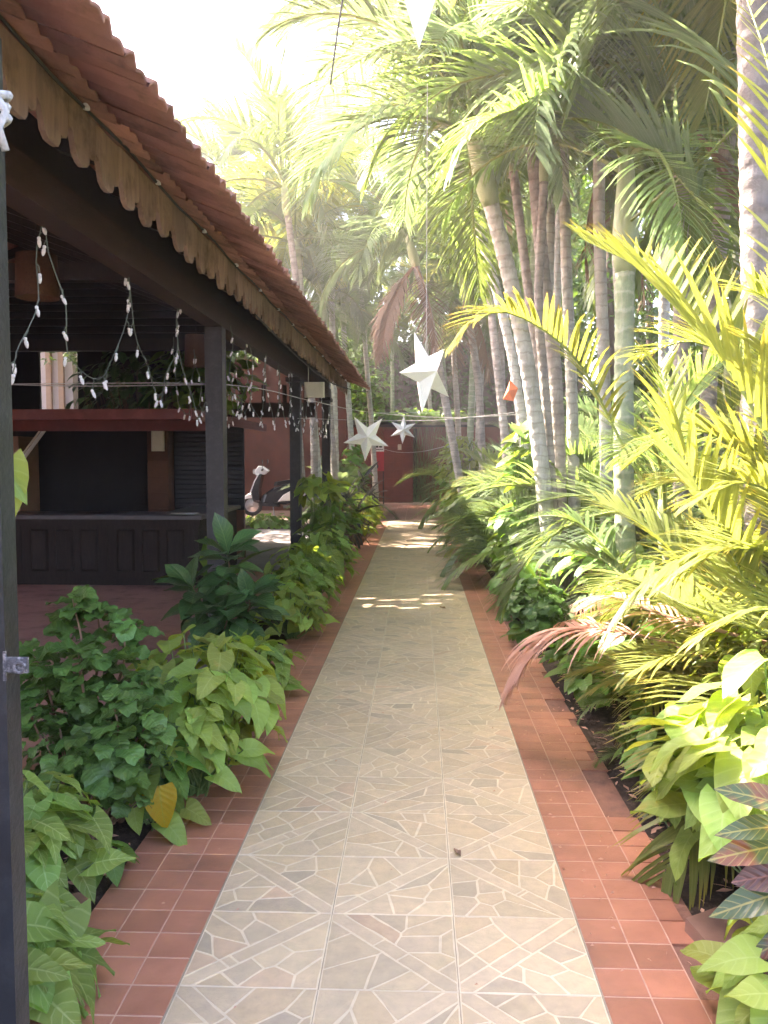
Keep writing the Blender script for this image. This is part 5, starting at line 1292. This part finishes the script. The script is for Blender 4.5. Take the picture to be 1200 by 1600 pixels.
# young palms filling the beds
yl = [(0.98, 10.4, 0.75, 'cool'), (0.92, 11.9, 0.85, 'cool'), (1.35, 12.3, 1.3, 'frond'), (1.0, 13.6, 0.95, 'frond'), (0.95, 15.2, 0.9, 'cool'), (1.7, 10.2, 1.6, 'frond'), (2.2, 6.0, 1.2, 'frond'), (2.4, 4.6, 1.2, 'gold'), (2.6, 3.4, 1.3, 'gold'), (2.1, 8.2, 1.3, 'cool'), (2.9, 8.4, 1.5, 'frond'), (1.6, 14.8, 1.7, 'frond'), (1.9, 16.4, 1.5, 'gold'), (2.4, 12.8, 1.5, 'frond'), (3.4, 6.6, 1.4, 'frond'), (2.0, 2.7, 0.9, 'gold'), (1.78, 3.0, 0.8, 'gold'), (1.55, 4.05, 1.05, 'gold'), (1.85, 4.9, 1.3, 'gold'), (1.95, 3.9, 1.5, 'gold'),
      (-1.95, 18.6, 0.85, 'frond'), (-1.9, 20.6, 1.5, 'cool'), (-1.75, 17.2, 1.1, 'frond'), (2.2, 19.6, 1.6, 'frond'), (1.5, 22.5, 1.6, 'frond'), (3.6, 12.8, 1.6, 'cool'), (1.15, 3.55, 0.26, 'cool'), (1.05, 4.15, 0.22, 'frond'), (1.25, 4.9, 0.4, 'frond'),
      (2.3, 9.2, 2.2, 'frond'), (2.0, 11.6, 2.3, 'cool'), (3.1, 10.6, 2.4, 'frond'), (2.7, 7.2, 2.1, 'cool'), (2.6, 13.6, 2.4, 'gold'), (1.9, 15.8, 2.2, 'frond'), (2.4, 17.6, 2.5, 'cool'), (3.4, 4.2, 1.8, 'frond'), (1.5, 19.2, 2.2, 'frond')]
YL = {(0.98, 10.4): 'bushy young palm on the right border just beyond the climbing vine', (0.92, 11.9): 'second bushy young palm on the right border beyond the vine', (1.0, 13.6): 'third bushy young palm on the right border beyond the vine', (0.95, 15.2): 'young palm on the right border next to the thin leaning palm',
      (1.15, 3.55): 'largest palm seedling, beside the lime heap at right', (1.05, 4.15): 'smallest palm seedling, under the dry frond', (1.25, 4.9): 'palm seedling behind the dry frond near the round bush', (1.35, 12.3): 'taller young palm behind the border palms at right',
      (-1.95, 18.6): 'young palm between the last post and the scooter', (-1.9, 20.6): 'young palm in front of the terracotta wall corner', (-1.75, 17.2): 'young palm directly behind the last pavilion post', (2.0, 2.7): 'yellowish young palm at the right edge behind the lime heap', (2.6, 3.4): 'larger yellowish young palm at the right edge', (2.4, 4.6): 'yellowish young palm behind the grey trunk at the right edge',
      (1.7, 10.2): 'young palm close behind the palm clump trunks', (2.2, 6.0): 'green young palm behind the ringed green stem', (1.78, 3.0): 'bright fountain of yellowish fronds just behind the lime heap', (1.55, 4.05): 'bright young palm above the dry fronds', (1.85, 4.9): 'yellowish young palm behind the dry fronds', (1.95, 3.9): 'tallest bright young palm left of the grey edge trunk'}
for i, (x, y, s, key) in enumerate(yl):
    r = random.Random(400 + i)
    lab = 'bushy young palm fountaining from the right bed' if x > 0 else 'bushy young palm behind the last pavilion post'
    gp = 'young palms in the ' + ('right bed' if x > 0 else 'left garden')
    if s < 0.5: lab, gp = 'tiny palm seedling in the soil of the right bed near the dry frond', 'palm seedlings'
    if s > 0.5 and (x, y) not in YL:
        q = 653 + 1325 * x / y
        where = 'by the right edge' if q > 1100 else 'right of the palm clump' if q > 930 else 'behind the palm clump' if q > 820 else 'left of the palm clump'
        lab = ('near' if y < 7 else 'farther' if y < 12 else 'far' if y < 17 else 'farthest') + (' large ' if s > 1.9 else ' bushy ' if s > 1.45 else ' low ') + {'frond': 'green', 'cool': 'bluish green', 'gold': 'yellowish'}[key] + ' young palm ' + where
        if lab in used: lab = lab.replace(' young', ' spreading young')
        used[lab] = 1
    lab = YL.get((x, y), lab)
    t = thing('young_palm', lab, 'palm', (x, y, 0), gp)
    n = 16 if s > 0.5 else 8
    MB().tube([(0, 0, -0.05), (0, 0, 0.06 * s), (0, 0, 0.16 * s)], [0.05 * s, 0.045 * s, 0.02 * s], 8).build('stem', M['stem'], t)
    for k in range(n):
        kind = 'up' if k < n * 0.3 else 'mid' if k < n * 0.75 else 'out'
        sc_ = s * r.uniform(0.75, 1.15)
        inst('frond', FR[key][kind][r.randrange(2)], t, Matrix.Translation((0, 0, 0.1 * s)) @ Matrix.Rotation(k * 2.4 + r.uniform(-.3, .3), 4, 'Z') @ Matrix.Rotation(r.uniform(-0.2, 0.2), 4, 'Y') @ Matrix.Diagonal((sc_, sc_, sc_, 1)))

# broadleaf trees closing the view, some added for their shade
def crown_mesh(seed, mat, n=5200):
    r = random.Random(seed); b = MB(); b.uv = []
    cl = []
    for i in range(46):
        d = Vector((r.gauss(0, 1), r.gauss(0, 1), r.gauss(0, 1))).normalized() * r.uniform(0.45, 1.0)
        cl.append((d, r.uniform(0.16, 0.34)))
    for i in range(n):
        c, rr = cl[r.randrange(len(cl))]
        d = Vector((r.gauss(0, 1), r.gauss(0, 1), r.gauss(0, 0.8))).normalized() * rr * r.uniform(0.6, 1.0)
        p = c + d
        yd = Vector((r.uniform(-1, 1), r.uniform(-1, 1), r.uniform(-1, 0.3))).normalized()
        Mx = frame(p, yd, d + Vector((0, 0, 0.5)), r.uniform(0.05, 0.085))
        o = len(b.v)
        for q in ((0, 0, 0), (0.36, 0.45, 0.05), (0, 1, -0.1), (-0.36, 0.45, 0.05)): b.v.append(tuple(Mx @ Vector(q)))
        b.uv += [(0.5, 0), (0.8, 0.4), (0.5, 1), (0.2, 0.4)]
        b.f.append((o, o + 1, o + 2, o + 3))
    return b.mesh('crown', mat)
crs = [crown_mesh(1, M['tree']), crown_mesh(2, M['tree_sun_tint']), crown_mesh(3, M['tree'])]
trees = [(-9, 33, 7.5, 4.0, 0), (-5.0, 36, 7.0, 4.2, 2), (-1.0, 38, 6.5, 4.5, 1), (4, 37, 9, 5.0, 0), (8, 30, 8, 4.5, 2), (9, 20, 7, 4.2, 1), (5.5, 25, 8, 4.0, 0), (-13, 24, 6, 3.5, 1), (-11, 15.5, 3.0, 2.0, 2), (-5.2, 18.2, 2.4, 1.3, 1), (-6.8, 19.0, 5.4, 2.6, 0), (-3.6, 27.2, 5.2, 3.0, 2), (-6.0, 24.6, 6.0, 2.8, 0)]  # last three added to cast shade on the far path and pavement
TL = {True: 'leafy broad-crowned tree closing the view behind the palm grove', False: 'small leafy tree seen through the open pavilion above the bar canopy'}
for i, (x, y, h, cr_, k) in enumerate(trees):
    big = not (x < -4.5 and y < 18.9)
    q = 653 + 1325 * x / y
    TLB = ('dark', 'yellowish', 'mid green')[k] + (' tall' if h > 7.2 else ' lower') + ' leafy tree behind the ' + ('pavilion roof' if q < 480 else 'end wall' if q < 720 else 'palm clump' if q < 930 else 'right grove') + (', farthest back' if y > 34 else '')
    if TLB in used: TLB = TLB.replace(' leafy', ' rounded leafy' if TLB.replace(' leafy', ' rounded leafy') not in used else ' small-crowned leafy')
    used[TLB] = 1
    TLS = {-7: 'dark leafy tree seen through the pavilion above the bar canopy', -11: 'leafy tree seen through the pavilion at far left', -5.2: 'small yellowish tree seen through the pavilion left of the first post'}
    t = thing('broadleaf_tree', TLB if big else TLS.get(x, TL[big]), 'tree', (x, y, -0.1), 'trees behind the grove' if big else 'trees behind the pavilion')
    MB().tube(bez([(0, 0, -0.05), (0.1, 0.05, h * 0.4), (-0.05, 0.1, h)], 10), [0.05 * cr_ * (1 - 0.5 * q / 10) for q in range(11)], 8).build('trunk', M['bark'], t, True)
    o = inst('crown', crs[k], t, Matrix.Translation((0, 0, h)) @ Matrix.Rotation(i * 1.3, 4, 'Z') @ Matrix.Diagonal((cr_, cr_, cr_ * 0.95, 1)))
# clipped hedges that hide the far ground
hd = [((5.2, 3.0), (5.2, 27.0), 'tall green hedge along the right boundary behind the palms', 3.6), ((-8.0, 32.0), (6.0, 32.0), 'tall green hedge across the back behind the end wall', 6.6)]
for (a, b_, lab, hh) in hd:
    r = random.Random(int(a[1]))
    t = thing('hedge', lab, 'hedge', (a[0], a[1], -0.1))
    m = MB(); m.uv = []
    L = math.hypot(b_[0] - a[0], b_[1] - a[1])
    for i in range(17000):
        f = r.random(); z = r.uniform(0, hh) ; w = r.gauss(0, 0.25)
        dx, dy = (b_[0] - a[0]) / L, (b_[1] - a[1]) / L
        p = Vector((dx * f * L - dy * w, dy * f * L + dx * w, z + 0.25 * mnoise.noise((f * L, z, 1))))
        Mx = frame(p, (r.uniform(-1, 1), r.uniform(-1, 1), r.uniform(-1, 0.3)), (r.uniform(-.5, .5), r.uniform(-.5, .5), 0.6), r.uniform(0.2, 0.34))
        o = len(m.v)
        for q in ((0, 0, 0), (0.33, 0.45, 0.05), (0, 1, -0.1), (-0.33, 0.45, 0.05)): m.v.append(tuple(Mx @ Vector(q)))
        m.uv += [(0.5, 0), (0.8, 0.4), (0.5, 1), (0.2, 0.4)]
        m.f.append((o, o + 1, o + 2, o + 3))
    tag(m.build('foliage', M['tree'], t), kind='stuff')
    MB().box(min(0, b_[0] - a[0]) - 0.1, max(0, b_[0] - a[0]) + 0.1, min(0, b_[1] - a[1]) - 0.1, max(0, b_[1] - a[1]) + 0.1, 0, hh - 0.8).build('twig_core', M['bark'], t)

# ------------------------------------------------------------------ haze volume added to stand in for lens glare
hz = MB().box(-152, 152, -102, 202, -1.1, 16.5)
k = NT('glare_haze')
k.t.nodes.remove(k.p)
pv = k.n('ShaderNodeVolumePrincipled')
pv.inputs['Color'].default_value = (0.97, 0.97, 0.97, 1)
pv.inputs['Density'].default_value = 0.0030
pv.inputs['Anisotropy'].default_value = 0.55
k.l(pv.outputs[0], k.out.inputs['Volume'])
tag(hz.build('haze', k.m), 'thin haze added to imitate lens glare', kind='stuff')
